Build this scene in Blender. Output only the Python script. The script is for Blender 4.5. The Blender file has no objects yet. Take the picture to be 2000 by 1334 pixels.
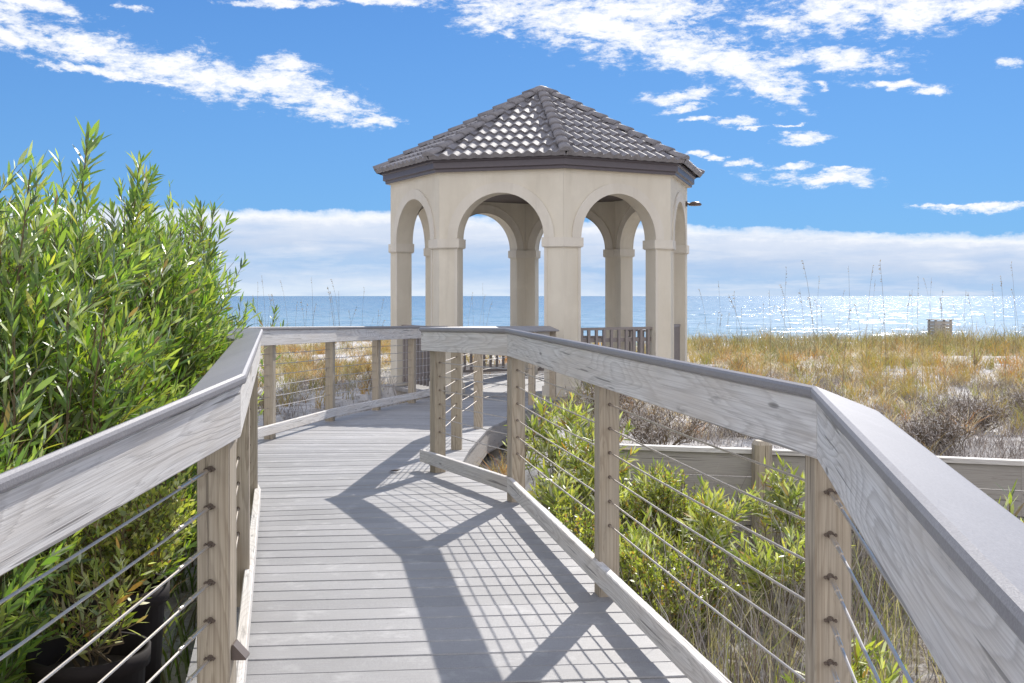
import bpy, math, random
import numpy as np
from mathutils import Vector, noise as mn

random.seed(7)
sc = bpy.context.scene
COL = sc.collection
R = math.radians
F = 2150.0            # focal length in photo pixels (2000 px wide)
EYE = 1.26

# ------------------------------------------------------------------ helpers
def tag(o, label=None, cat=None, group=None, kind=None):
    if label: o["label"] = label
    if cat: o["category"] = cat
    if group: o["group"] = group
    if kind: o["kind"] = kind
    return o

def empty(name, loc, rz=0, **kw):
    o = bpy.data.objects.new(name, None)
    o.empty_display_size = .2
    COL.objects.link(o)
    o.location = loc
    o.rotation_euler = (0, 0, rz)
    return tag(o, **kw)

def link(name, me, mat, parent=None, **kw):
    o = bpy.data.objects.new(name, me)
    COL.objects.link(o)
    if mat is not None and len(me.materials) == 0:
        me.materials.append(mat)
    if parent is not None:
        o.parent = parent
        # vertices are written in world space: undo the parent's placement
        if not kw.pop('local', False):
            pl = Vector(parent.location)
            pr = parent
            while pr.parent is not None:
                pr = pr.parent
                pl = pl + Vector(pr.location)
            o.location = (-pl.x, -pl.y, -pl.z)
    kw.pop('local', None)
    return tag(o, **kw)

class MB:
    def __init__(s):
        s.v = []; s.f = []; s.uv = []; s.sm = []
    def poly(s, pts, uv=None, smooth=False):
        i = len(s.v)
        s.v += [tuple(p) for p in pts]
        s.f.append(list(range(i, i + len(pts))))
        s.uv.append(uv if uv else [(p[0], p[1]) for p in pts])
        s.sm.append(smooth)
    def grid(s, rows, uvs=None, smooth=True, closed=False):
        """rows: list of equal-length point lists, joined by quads"""
        i0 = len(s.v); n = len(rows[0])
        for r in rows: s.v += [tuple(p) for p in r]
        for a in range(len(rows) - 1):
            for b in range(n if closed else n - 1):
                c = (b + 1) % n
                s.f.append([i0 + a*n + b, i0 + a*n + c, i0 + (a+1)*n + c, i0 + (a+1)*n + b])
                if uvs: s.uv.append([uvs[a][b], uvs[a][c] if c else uvs[a][b], uvs[a+1][c] if c else uvs[a+1][b], uvs[a+1][b]])
                else: s.uv.append([(b*.1, a*.1), (b*.1+.1, a*.1), (b*.1+.1, a*.1+.1), (b*.1, a*.1+.1)])
                s.sm.append(smooth)
    def prism(s, poly2d, z0, z1, zf=None):
        """vertical prism over a 2D polygon (counter-clockwise)"""
        n = len(poly2d)
        g = (lambda p: zf(p) if zf else 0)
        lo = [(p[0], p[1], z0 + g(p)) for p in poly2d]; hi = [(p[0], p[1], z1 + g(p)) for p in poly2d]
        s.poly(hi, [(p[0], p[1]) for p in poly2d])
        s.poly(lo[::-1], [(p[0], p[1]) for p in poly2d[::-1]])
        per = 0
        for i in range(n):
            j = (i + 1) % n
            L = math.dist(poly2d[i], poly2d[j])
            s.poly([lo[i], lo[j], hi[j], hi[i]], [(z0, per), (z0, per+L), (z1, per+L), (z1, per)])
            per += L
    def sweep(s, A, B, uL, per=None, smooth=False):
        """closed cross-section A -> B (lists of 3D points), capped; u along the length"""
        n = len(A)
        if per is None:
            per = [0]
            for i in range(n): per.append(per[-1] + math.dist(A[i], A[(i+1) % n]))
        for i in range(n):
            j = (i + 1) % n
            s.poly([A[i], A[j], B[j], B[i]], [(0, per[i]), (0, per[i+1]), (uL, per[i+1]), (uL, per[i])], smooth)
        s.poly(A[::-1], [(p[2]*.3, p[0]*.3) for p in A[::-1]])
        s.poly(B, [(p[2]*.3, p[0]*.3) for p in B])
    def tube(s, p0, p1, r0, r1=None, n=8, cap=True):
        r1 = r0 if r1 is None else r1
        p0 = Vector(p0); p1 = Vector(p1); d = (p1 - p0); L = d.length; d.normalize()
        a = d.orthogonal().normalized(); b = d.cross(a)
        A = [p0 + (a*math.cos(t) + b*math.sin(t))*r0 for t in [2*math.pi*k/n for k in range(n)]]
        B = [p1 + (a*math.cos(t) + b*math.sin(t))*r1 for t in [2*math.pi*k/n for k in range(n)]]
        for i in range(n):
            j = (i+1) % n
            s.poly([A[i], A[j], B[j], B[i]], [(0, i*.01), (0, i*.01+.01), (L, i*.01+.01), (L, i*.01)], True)
        if cap:
            s.poly(A[::-1]); s.poly(B)
    def box(s, c, sx, sy, sz, rz=0):
        ca, sa = math.cos(rz), math.sin(rz)
        q = [(-sx/2, -sy/2), (sx/2, -sy/2), (sx/2, sy/2), (-sx/2, sy/2)]
        s.prism([(c[0] + x*ca - y*sa, c[1] + x*sa + y*ca) for x, y in q], c[2] - sz/2, c[2] + sz/2)
    def mesh(s, name, weld=True):
        me = bpy.data.meshes.new(name)
        me.from_pydata(s.v, [], s.f)
        uvl = me.uv_layers.new(name='UVMap')
        flat = [c for f in s.uv for p in f for c in p]
        uvl.data.foreach_set('uv', flat)
        me.polygons.foreach_set('use_smooth', s.sm)
        me.update()
        return me
    def build(s, name, mat, parent=None, **kw):
        return link(name, s.mesh(name), mat, parent, **kw)

# ------------------------------------------------------------------ materials
def newmat(name):
    m = bpy.data.materials.new(name); m.use_nodes = True
    nt = m.node_tree; nt.nodes.clear()
    out = nt.nodes.new('ShaderNodeOutputMaterial')
    b = nt.nodes.new('ShaderNodeBsdfPrincipled')
    nt.links.new(b.outputs[0], out.inputs[0])
    return m, nt, b, out

def N(nt, t, **kw):
    n = nt.nodes.new(t)
    for k, v in kw.items():
        if k in n.inputs.keys() if isinstance(k, str) else False: n.inputs[k].default_value = v
        else: setattr(n, k, v)
    return n

def math_n(nt, op, a, b=None, c=None, clamp=False):
    n = nt.nodes.new('ShaderNodeMath'); n.operation = op; n.use_clamp = clamp
    for i, x in enumerate((a, b, c)):
        if x is None: continue
        if isinstance(x, (int, float)): n.inputs[i].default_value = x
        else: nt.links.new(x, n.inputs[i])
    return n.outputs[0]

def ramp(nt, fac, stops, interp='LINEAR'):
    n = nt.nodes.new('ShaderNodeValToRGB'); n.color_ramp.interpolation = interp
    e = n.color_ramp.elements
    while len(e) < len(stops): e.new(.5)
    for i, (p, c) in enumerate(stops):
        e[i].position = p; e[i].color = (c[0], c[1], c[2], 1) if len(c) == 3 else c
    nt.links.new(fac, n.inputs[0])
    return n.outputs[0]

def mixc(nt, fac, a, b, mode='MIX'):
    n = nt.nodes.new('ShaderNodeMix'); n.data_type = 'RGBA'; n.blend_type = mode
    if isinstance(fac, (int, float)): n.inputs[0].default_value = fac
    else: nt.links.new(fac, n.inputs[0])
    for i, x in ((6, a), (7, b)):
        if isinstance(x, tuple): n.inputs[i].default_value = (*x, 1) if len(x) == 3 else x
        else: nt.links.new(x, n.inputs[i])
    return n.outputs[2]

def noise_n(nt, vec, scale, detail=4, rough=.55, dist=0):
    n = nt.nodes.new('ShaderNodeTexNoise')
    n.inputs['Scale'].default_value = scale; n.inputs['Detail'].default_value = detail
    n.inputs['Roughness'].default_value = rough; n.inputs['Distortion'].default_value = dist
    if vec is not None: nt.links.new(vec, n.inputs['Vector'])
    return n

def mapping(nt, vec, scale=(1, 1, 1), loc=(0, 0, 0)):
    n = nt.nodes.new('ShaderNodeMapping')
    n.inputs['Scale'].default_value = scale; n.inputs['Location'].default_value = loc
    nt.links.new(vec, n.inputs['Vector'])
    return n.outputs[0]

def bump(nt, h, strength, dist, bsdf):
    n = nt.nodes.new('ShaderNodeBump'); n.inputs['Strength'].default_value = strength
    n.inputs['Distance'].default_value = dist
    nt.links.new(h, n.inputs['Height']); nt.links.new(n.outputs[0], bsdf.inputs['Normal'])
    return n

def wood_mat(name, light, dark, warm, warm_amt=.35, streak=.6):
    """weathered timber; UV u runs along the grain in metres"""
    m, nt, b, out = newmat(name)
    uv = nt.nodes.new('ShaderNodeUVMap').outputs[0]
    oi = nt.nodes.new('ShaderNodeObjectInfo')
    rnd = math_n(nt, 'MULTIPLY', oi.outputs['Random'], 37.0)
    cx = nt.nodes.new('ShaderNodeCombineXYZ')
    nt.links.new(rnd, cx.inputs[0]); nt.links.new(rnd, cx.inputs[1]); nt.links.new(rnd, cx.inputs[2])
    va = nt.nodes.new('ShaderNodeVectorMath'); va.operation = 'ADD'
    nt.links.new(uv, va.inputs[0]); nt.links.new(cx.outputs[0], va.inputs[1])
    v = va.outputs[0]
    # cathedral grain: iso-lines of a stretched, slowly varying height
    big = noise_n(nt, mapping(nt, v, (1.0, 6.0, 1)), 1.0, 1.2, .4)
    rings = math_n(nt, 'MULTIPLY', big.outputs[0], 20.0)
    fine = noise_n(nt, mapping(nt, v, (3, 160, 1)), 1.0, 3, .6)
    rings = math_n(nt, 'ADD', rings, math_n(nt, 'MULTIPLY', fine.outputs[0], .7))
    fr = math_n(nt, 'FRACT', rings)
    g = ramp(nt, fr, [(0, (.0,)*3), (.55, (.35,)*3), (.86, (1,)*3), (1, (.0,)*3)])
    fib = noise_n(nt, mapping(nt, v, (2.2, 230, 1)), 1.0, 4, .7)
    blot = noise_n(nt, mapping(nt, v, (1.6, 9, 1)), 1.0, 4, .6)
    bold = ramp(nt, oi.outputs['Random'], [(.35, (.35,)*3), (.75, (1,)*3)])
    base = mixc(nt, math_n(nt, 'MULTIPLY', math_n(nt, 'MULTIPLY', g, bold), streak), light, dark)
    base = mixc(nt, ramp(nt, fib.outputs[0], [(.36, (.6,)*3), (.54, (0,)*3)]), base, dark)
    base = mixc(nt, math_n(nt, 'MULTIPLY', ramp(nt, blot.outputs[0], [(.42, (0,)*3), (.68, (1,)*3)]), warm_amt), base, warm)
    # knots and small checks
    vor = nt.nodes.new('ShaderNodeTexVoronoi'); vor.inputs['Scale'].default_value = 1.0
    nt.links.new(mapping(nt, v, (2.1, 9.5, 1)), vor.inputs['Vector'])
    kn = ramp(nt, vor.outputs['Distance'], [(.0, (1,)*3), (.055, (.75,)*3), (.085, (.0,)*3)])
    base = mixc(nt, math_n(nt, 'MULTIPLY', kn, .75), base, tuple(c*.3 for c in dark))
    chk = noise_n(nt, mapping(nt, v, (1.4, 55, 1), (9, 3, 0)), 1.0, 2, .5)
    ck = ramp(nt, chk.outputs[0], [(.655, (0,)*3), (.69, (1,)*3)])
    base = mixc(nt, math_n(nt, 'MULTIPLY', ck, .65), base, tuple(c*.35 for c in dark))
    md = noise_n(nt, mapping(nt, v, (5, 30, 1), (2, 7, 0)), 1.0, 5, .7)
    base = mixc(nt, ramp(nt, md.outputs[0], [(.60, (0,)*3), (.72, (.55,)*3)]), base, tuple(c*.6 for c in dark))
    tone = math_n(nt, 'ADD', math_n(nt, 'MULTIPLY', oi.outputs['Random'], .22), .89)
    hs = nt.nodes.new('ShaderNodeHueSaturation'); nt.links.new(base, hs.inputs['Color']); nt.links.new(tone, hs.inputs['Value'])
    nt.links.new(hs.outputs[0], b.inputs['Base Color'])
    b.inputs['Roughness'].default_value = .72
    hh = math_n(nt, 'ADD', math_n(nt, 'MULTIPLY', fib.outputs[0], .6), math_n(nt, 'MULTIPLY', g, -.35))
    hh = math_n(nt, 'SUBTRACT', hh, math_n(nt, 'MULTIPLY', ck, .8))
    bump(nt, hh, .55, .0025, b)
    return m

def speckle_mat(name, c0, c1, scale=240, rough=.6, grain=True, stain=.3, bumpd=.0012):
    m, nt, b, out = newmat(name)
    tc = nt.nodes.new('ShaderNodeTexCoord').outputs['Object']
    geo = nt.nodes.new('ShaderNodeNewGeometry')
    n1 = noise_n(nt, geo.outputs['Position'], scale, 3, .7)
    n2 = noise_n(nt, geo.outputs['Position'], 1.7, 5, .6)
    n3 = noise_n(nt, geo.outputs['Position'], 14, 4, .65)
    c = mixc(nt, ramp(nt, n1.outputs[0], [(.35, (0,)*3), (.65, (1,)*3)]), c0, c1)
    c = mixc(nt, math_n(nt, 'MULTIPLY', ramp(nt, n2.outputs[0], [(.4, (0,)*3), (.7, (1,)*3)]), stain), c, tuple(x*.72 for x in c0))
    c = mixc(nt, math_n(nt, 'MULTIPLY', ramp(nt, n3.outputs[0], [(.55, (0,)*3), (.75, (1,)*3)]), stain*.7), c, tuple(min(1, x*1.35) for x in c1))
    nt.links.new(c, b.inputs['Base Color'])
    b.inputs['Roughness'].default_value = rough
    bump(nt, n1.outputs[0], .4, bumpd, b)
    return m

def deck_mat():
    m, nt, b, out = newmat('deck_composite')
    uv = nt.nodes.new('ShaderNodeUVMap').outputs[0]      # u along plank, v = plank number + across
    geo = nt.nodes.new('ShaderNodeNewGeometry')
    pos = geo.outputs['Position']
    sep = nt.nodes.new('ShaderNodeSeparateXYZ'); nt.links.new(uv, sep.inputs[0])
    idx = math_n(nt, 'FLOOR', sep.outputs[1])
    wn = nt.nodes.new('ShaderNodeTexWhiteNoise'); wn.noise_dimensions = '1D'; nt.links.new(idx, wn.inputs['W'])
    fib = noise_n(nt, mapping(nt, uv, (6, 26, 1)), 1.0, 4, .7)
    spk = noise_n(nt, pos, 330, 3, .75)
    spk2 = noise_n(nt, pos, 95, 4, .7)
    st = noise_n(nt, pos, 1.3, 5, .62)
    st2 = noise_n(nt, pos, 5.5, 5, .7)
    c = mixc(nt, ramp(nt, spk.outputs[0], [(.34, (0,)*3), (.64, (1,)*3)]), (.26, .252, .25), (.48, .47, .465))
    c = mixc(nt, math_n(nt, 'MULTIPLY', ramp(nt, fib.outputs[0], [(.38, (1,)*3), (.6, (0,)*3)]), .35), c, (.25, .24, .25))
    c = mixc(nt, math_n(nt, 'MULTIPLY', ramp(nt, st.outputs[0], [(.42, (0,)*3), (.66, (1,)*3)]), .5), c, (.27, .26, .25))
    c = mixc(nt, math_n(nt, 'MULTIPLY', ramp(nt, st2.outputs[0], [(.55, (0,)*3), (.70, (1,)*3)]), .5), c, (.56, .55, .54))
    c = mixc(nt, math_n(nt, 'MULTIPLY', ramp(nt, spk2.outputs[0], [(.66, (0,)*3), (.74, (1,)*3)]), .3), c, (.62, .6, .58))
    val = math_n(nt, 'ADD', math_n(nt, 'MULTIPLY', wn.outputs['Value'], .24), .82)
    hs = nt.nodes.new('ShaderNodeHueSaturation'); nt.links.new(c, hs.inputs['Color']); nt.links.new(val, hs.inputs['Value'])
    nt.links.new(hs.outputs[0], b.inputs['Base Color'])
    b.inputs['Roughness'].default_value = .6
    hh = math_n(nt, 'ADD', math_n(nt, 'MULTIPLY', fib.outputs[0], .8), math_n(nt, 'MULTIPLY', spk.outputs[0], .5))
    bump(nt, hh, .5, .0015, b)
    return m

def plain_mat(name, col, rough=.5, metal=0, spec=.5):
    m, nt, b, out = newmat(name)
    geo = nt.nodes.new('ShaderNodeNewGeometry')
    n = noise_n(nt, geo.outputs['Position'], 25, 4, .6)
    c = mixc(nt, n.outputs[0], tuple(x*.8 for x in col), tuple(min(1, x*1.18) for x in col))
    nt.links.new(c, b.inputs['Base Color'])
    b.inputs['Roughness'].default_value = rough; b.inputs['Metallic'].default_value = metal
    b.inputs['Specular IOR Level'].default_value = spec
    return m

def stucco_mat(name, c0, c1):
    m, nt, b, out = newmat(name)
    pos = nt.nodes.new('ShaderNodeNewGeometry').outputs['Position']
    n1 = noise_n(nt, pos, 90, 5, .7); n2 = noise_n(nt, mapping(nt, pos, (2.5, 2.5, .5)), 1.0, 5, .6)
    c = mixc(nt, ramp(nt, n2.outputs[0], [(.35, (0,)*3), (.7, (1,)*3)]), c0, c1)
    n3 = noise_n(nt, mapping(nt, pos, (9, 9, .9)), 1.0, 4, .6)
    c = mixc(nt, math_n(nt, 'MULTIPLY', ramp(nt, n3.outputs[0], [(.55, (0,)*3), (.74, (1,)*3)]), .32), c, tuple(x*.76 for x in c1))
    n4 = noise_n(nt, pos, 2.3, 7, .7)
    c = mixc(nt, math_n(nt, 'MULTIPLY', ramp(nt, n4.outputs[0], [(.5, (0,)*3), (.66, (1,)*3)]), .35), c, tuple(x*1.12 for x in c0))
    nt.links.new(c, b.inputs['Base Color']); b.inputs['Roughness'].default_value = .85
    bump(nt, n1.outputs[0], .6, .006, b)
    return m

def leaf_mat(name, transl=.38, rough=.42, spec=1.0, tcol=(1.25, 1.35, .45)):
    m, nt, b, out = newmat(name)
    at = nt.nodes.new('ShaderNodeAttribute'); at.attribute_name = 'Col'
    nt.links.new(at.outputs['Color'], b.inputs['Base Color'])
    b.inputs['Roughness'].default_value = rough; b.inputs['Specular IOR Level'].default_value = spec
    gb = nt.nodes.new('ShaderNodeNewGeometry')
    if transl > .3:
        und = mixc(nt, .45, at.outputs['Color'], (.40, .45, .33))
        nt.links.new(mixc(nt, gb.outputs['Backfacing'], at.outputs['Color'], und), b.inputs['Base Color'])
    tr = nt.nodes.new('ShaderNodeBsdfTranslucent')
    tc = mixc(nt, 1.0, at.outputs['Color'], tcol, 'MULTIPLY')
    nt.links.new(tc, tr.inputs['Color'])
    mx = nt.nodes.new('ShaderNodeMixShader'); mx.inputs[0].default_value = transl
    nt.links.new(b.outputs[0], mx.inputs[1]); nt.links.new(tr.outputs[0], mx.inputs[2])
    nt.links.new(mx.outputs[0], out.inputs[0])
    return m

M = {}
M['rail'] = wood_mat('weathered_rail_wood', (.76, .735, .70), (.34, .31, .285), (.60, .53, .45), .5, .5)
M['post'] = wood_mat('brown_post_wood', (.50, .425, .32), (.23, .175, .12), (.39, .35, .29), .55, .75)
M['bulk'] = wood_mat('bulkhead_wood', (.44, .41, .37), (.27, .24, .22), (.36, .34, .32), .4, .5)
M['cap'] = speckle_mat('composite_cap', (.235, .222, .228), (.315, .302, .308), 260, .5)
M['deck'] = deck_mat()
M['cable'] = plain_mat('steel_cable', (.55, .50, .45), .35, .75)
M['fitting'] = plain_mat('steel_fitting', (.62, .56, .48), .3, .8)
M['bolt'] = plain_mat('dark_bolt', (.15, .115, .09), .6, .3)
M['stucco'] = stucco_mat('stucco', (.66, .61, .51), (.59, .535, .435))
M['trim'] = stucco_mat('stucco_trim', (.66, .615, .535), (.59, .54, .455))
M['fascia'] = plain_mat('taupe_fascia', (.10, .085, .095), .45)
M['soffit'] = plain_mat('soffit_paint', (.55, .5, .43), .7)
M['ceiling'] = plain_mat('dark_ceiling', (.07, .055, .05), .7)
M['dark_rail'] = plain_mat('brown_rail_wood', (.25, .22, .21), .6)
M['pot'] = plain_mat('plastic_pot', (.022, .017, .016), .75, 0, .2)
M['soil'] = plain_mat('soil', (.05, .035, .025), .9)
M['bronze'] = plain_mat('bronze_light', (.13, .10, .085), .4, .3)
M['lens'] = plain_mat('lamp_lens', (.35, .35, .33), .25)
M['leaf'] = leaf_mat('willow_leaf')
M['leaf2'] = leaf_mat('small_leaf', .4, .4)
M['grass'] = leaf_mat('dune_grass_blade', .35, .6, .3, (1.15, 1.1, .7))
M['twig'] = leaf_mat('dry_twig', .0, .8, .2)

def tile_mat():
    m, nt, b, out = newmat('concrete_roof_tile')
    pos = nt.nodes.new('ShaderNodeNewGeometry').outputs['Position']
    n1 = noise_n(nt, pos, 7, 5, .75); n2 = noise_n(nt, pos, 120, 3, .6)
    c = mixc(nt, ramp(nt, n1.outputs[0], [(.3, (0,)*3), (.7, (1,)*3)]), (.095, .088, .095), (.25, .238, .245))
    c = mixc(nt, math_n(nt, 'MULTIPLY', n2.outputs[0], .3), c, (.32, .30, .32))
    b.inputs['Specular IOR Level'].default_value = .8
    nt.links.new(c, b.inputs['Base Color'])
    nt.links.new(ramp(nt, n1.outputs[0], [(.3, (.60,)*3), (.7, (.72,)*3)]), b.inputs['Roughness'])
    bump(nt, n2.outputs[0], .3, .002, b)
    return m
M['tile'] = tile_mat()

def sand_mat():
    m, nt, b, out = newmat('white_sand')
    pos = nt.nodes.new('ShaderNodeNewGeometry').outputs['Position']
    n1 = noise_n(nt, pos, 300, 3, .7); n2 = noise_n(nt, pos, 3.2, 6, .7); n3 = noise_n(nt, pos, .35, 5, .6)
    sep = nt.nodes.new('ShaderNodeSeparateXYZ'); nt.links.new(pos, sep.inputs[0])
    c = mixc(nt, n1.outputs[0], (.50, .47, .44), (.72, .70, .68))
    deb = ramp(nt, n2.outputs[0], [(.48, (0,)*3), (.62, (1,)*3)])
    c = mixc(nt, math_n(nt, 'MULTIPLY', deb, .7), c, (.23, .19, .15))
    n4 = noise_n(nt, pos, 26, 5, .75)
    c = mixc(nt, ramp(nt, n4.outputs[0], [(.56, (0,)*3), (.64, (.7,)*3)]), c, (.16, .13, .10))
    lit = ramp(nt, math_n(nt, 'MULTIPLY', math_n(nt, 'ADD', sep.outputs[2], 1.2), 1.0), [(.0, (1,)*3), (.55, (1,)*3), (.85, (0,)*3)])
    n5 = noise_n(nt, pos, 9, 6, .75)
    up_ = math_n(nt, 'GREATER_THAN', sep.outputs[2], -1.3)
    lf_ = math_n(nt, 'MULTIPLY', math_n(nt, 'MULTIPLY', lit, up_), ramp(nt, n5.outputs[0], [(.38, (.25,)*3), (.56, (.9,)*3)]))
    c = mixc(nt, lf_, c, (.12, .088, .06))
    # wet strip by the sea
    wet = ramp(nt, math_n(nt, 'MULTIPLY', math_n(nt, 'ADD', sep.outputs[2], 3.25), 3), [(0, (1,)*3), (.6, (0,)*3)])
    c = mixc(nt, math_n(nt, 'MULTIPLY', wet, .5), c, (.33, .30, .27))
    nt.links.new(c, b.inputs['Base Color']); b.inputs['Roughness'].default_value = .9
    bump(nt, math_n(nt, 'ADD', n4.outputs[0], n2.outputs[0]), .6, .03, b)
    return m
M['sand'] = sand_mat()

def sea_mat():
    m, nt, b, out = newmat('sea_water')
    pos = nt.nodes.new('ShaderNodeNewGeometry').outputs['Position']
    sep = nt.nodes.new('ShaderNodeSeparateXYZ'); nt.links.new(pos, sep.inputs[0])
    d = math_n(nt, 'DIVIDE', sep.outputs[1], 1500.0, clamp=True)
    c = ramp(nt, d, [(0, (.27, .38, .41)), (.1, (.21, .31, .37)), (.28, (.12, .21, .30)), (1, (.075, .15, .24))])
    n0 = noise_n(nt, mapping(nt, pos, (.006, .03, 1)), 1.0, 5, .6)
    c = mixc(nt, math_n(nt, 'MULTIPLY', ramp(nt, n0.outputs[0], [(.4, (0,)*3), (.65, (1,)*3)]), .4), c, (.13, .31, .37))
    nt.links.new(c, b.inputs['Base Color'])
    b.inputs['Roughness'].default_value = .15; b.inputs['IOR'].default_value = 1.33
    b.inputs['Roughness'].default_value = .19
    # wave facets: the slope itself varies, from swell down to ripples
    w1 = noise_n(nt, mapping(nt, pos, (.16, .13, 1)), 1.0, 12, .84)
    w2 = noise_n(nt, mapping(nt, pos, (.008, .05, 1), (5, 9, 0)), 1.0, 6, .6)
    s1 = nt.nodes.new('ShaderNodeSeparateColor'); nt.links.new(w1.outputs['Color'], s1.inputs[0])
    amp = math_n(nt, 'ADD', 1.2, math_n(nt, 'MULTIPLY', w2.outputs[0], 2.4))
    sx = math_n(nt, 'MULTIPLY', math_n(nt, 'SUBTRACT', s1.outputs[0], .5), amp)
    sy = math_n(nt, 'MULTIPLY', math_n(nt, 'SUBTRACT', s1.outputs[1], .5), amp)
    cb = nt.nodes.new('ShaderNodeCombineXYZ'); nt.links.new(sx, cb.inputs[0]); nt.links.new(sy, cb.inputs[1]); cb.inputs[2].default_value = 1.0
    nm = nt.nodes.new('ShaderNodeVectorMath'); nm.operation = 'NORMALIZE'; nt.links.new(cb.outputs[0], nm.inputs[0])
    nt.links.new(nm.outputs[0], b.inputs['Normal'])
    return m
M['sea'] = sea_mat()

# ------------------------------------------------------------------ plan of the walkway
def dz(y):
    return -(6.5-max(y, -1))*.006 if y < 6.5 else -(min(y, 16.9) - 6.5)*.026

L_IN = [(-1.05, .1), (-.735, 2.98), (-1.45, 6.35), (-2.38, 9.3), (-1.97, 12.4), (-1.31, 15.3), (-.98, 16.75)]
R_NEAR = [(.175, -.3), (.72, 2.60), (-.03, 6.75), (-.683, 8.25)]
R_FAR = [(-.62, 8.33), (-.56, 9.6), (-.44, 11.6), (.17, 14.95), (.56, 16.3)]

def offset_line(pts, off):
    """offset a polyline to the right (+) or left (-), mitred"""
    out = []
    ns = []
    for i in range(len(pts)-1):
        dx, dy = pts[i+1][0]-pts[i][0], pts[i+1][1]-pts[i][1]; L = math.hypot(dx, dy)
        ns.append((dy/L, -dx/L))
    for i, p in enumerate(pts):
        if i == 0: n = ns[0]; k = 1
        elif i == len(pts)-1: n = ns[-1]; k = 1
        else:
            a, b = ns[i-1], ns[i]; k = 1/(1 + a[0]*b[0] + a[1]*b[1]); n = (a[0]+b[0], a[1]+b[1])
        out.append((p[0]+n[0]*off*k, p[1]+n[1]*off*k))
    return out

DECK_R_IN = R_NEAR[:3] + [(-.60, 8.12)] + R_FAR[1:]
EDGE_L = offset_line(L_IN, -.20)
EDGE_R = offset_line(DECK_R_IN, .19)

def xat(line, y):
    for a, b in zip(line, line[1:]):
        if a[1] <= y <= b[1]: return a[0] + (b[0]-a[0])*(y-a[1])/(b[1]-a[1])
    return line[0][0] if y < line[0][1] else line[-1][0]

GC = (.50, 19.0); GR = 2.58; PHI = R(6)
def gv(k, r):       # gazebo vertex k: 0 = nearest, counted to the right
    a = PHI + k*math.pi/4
    return (GC[0] + r*math.sin(a), GC[1] - r*math.cos(a))
FLOORZ = -.250

def on_deck(x, y, m=.0):
    if -1 < y < 16.8 and xat(EDGE_L, y)-m < x < xat(EDGE_R, y)+m: return True
    return math.hypot(x-GC[0], y-GC[1]) < GR + .15 + m

# --- deck planks
def isect(p, d, line):
    best = None
    for a, b in zip(line, line[1:]):
        ex, ey = b[0]-a[0], b[1]-a[1]
        den = d[0]*ey - d[1]*ex
        if abs(den) < 1e-9: continue
        s = ((a[0]-p[0])*ey - (a[1]-p[1])*ex)/den
        t = ((a[0]-p[0])*d[1] - (a[1]-p[1])*d[0])/den
        if -1e-6 <= t <= 1+1e-6 and (best is None or abs(s) < abs(best)): best = s
    return None if best is None else (p[0]+d[0]*best, p[1]+d[1]*best)

def centre(y):
    return (xat(EDGE_L, y)+xat(EDGE_R, y))/2

def ang(y):
    if y < 5.9: return 5.3
    if y < 6.4: return 5.3 + (y-5.9)/.5*5
    if y < 8.6: return 10.5
    if y < 10.5: return 10.5 - (y-8.6)/1.9*15
    if y < 14: return -4.5
    return -4.5 - min(1, (y-14)/2.2)*11

mb = MB(); y = -.35; k = 0; W = .1405
seam = 42
while y < 16.45:
    gap = .0062 if k % 13 else .012
    lines = []
    for yy in (y, y + W):
        a = R(ang(yy)); d = (math.cos(a), math.sin(a)); p = (centre(yy), yy)
        l = isect(p, d, EDGE_L); r = isect(p, d, EDGE_R)
        if l is None: l = (xat(EDGE_L, yy), yy)
        if r is None: r = (xat(EDGE_R, yy), yy)
        lines.append((l, r))
    (l0, r0), (l1, r1) = lines
    jz = random.uniform(-.0018, .0018)
    top = [l0, r0, r1, l1]
    e = .004
    Z = lambda p, o: (p[0], p[1], dz(p[1]) + o + jz)
    n0 = Vector((-(r0[1]-l0[1]), r0[0]-l0[0])).normalized()*e
    ins = [(l0[0]+n0.x, l0[1]+n0.y), (r0[0]+n0.x, r0[1]+n0.y), (r1[0]-n0.x, r1[1]-n0.y), (l1[0]-n0.x, l1[1]-n0.y)]
    Lw = math.dist(l0, r0)
    mb.poly([Z(p, 0) for p in ins], [(0, k+.05), (Lw, k+.05), (Lw, k+.95), (0, k+.95)])
    for i in range(4):
        j = (i+1) % 4
        u = [(0, k+.05), (Lw, k+.05), (Lw, k+.95), (0, k+.95)]
        mb.poly([Z(top[i], -.004), Z(top[j], -.004), Z(ins[j], 0), Z(ins[i], 0)], [u[i], u[j], u[j], u[i]])
        mb.poly([Z(top[i], -.027), Z(top[j], -.027), Z(top[j], -.004), Z(top[i], -.004)], [u[i], u[j], u[j], u[i]])
    if k == seam: gap = .013
    y += W + gap; k += 1
deck = mb.build('boardwalk', M['deck'], None, kind='structure')
# fascia and joists under the planks
for edge, sgn, nm in ((EDGE_L, 1, 'left'), (EDGE_R, -1, 'right')):
    a = offset_line(edge, sgn*.012); b = offset_line(edge, sgn*.05)
    mb = MB()
    for i in range(len(a)-1):
        zz = lambda p, o: (p[0], p[1], dz(p[1])+o)
        A = [zz(a[i], -.03), zz(b[i], -.03), zz(b[i], -.27), zz(a[i], -.27)]
        B = [zz(a[i+1], -.03), zz(b[i+1], -.03), zz(b[i+1], -.27), zz(a[i+1], -.27)]
        mb.sweep(A, B, math.dist(a[i], a[i+1]))
    mb.build('boardwalk_edge_joist', M['bulk'], None, kind='structure')
mb = MB()
for t in (.25, .5, .75):
    prev = None
    for yy in [-.4, 2.5, 6.4, 9.2, 12.4, 15.2, 16.4]:
        x = xat(EDGE_L, yy)*(1-t) + xat(EDGE_R, yy)*t
        cur = [(x-.02, yy, dz(yy)-.03), (x+.02, yy, dz(yy)-.03), (x+.02, yy, dz(yy)-.25), (x-.02, yy, dz(yy)-.25)]
        if prev: mb.sweep(prev, cur, 3)
        prev = cur
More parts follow.
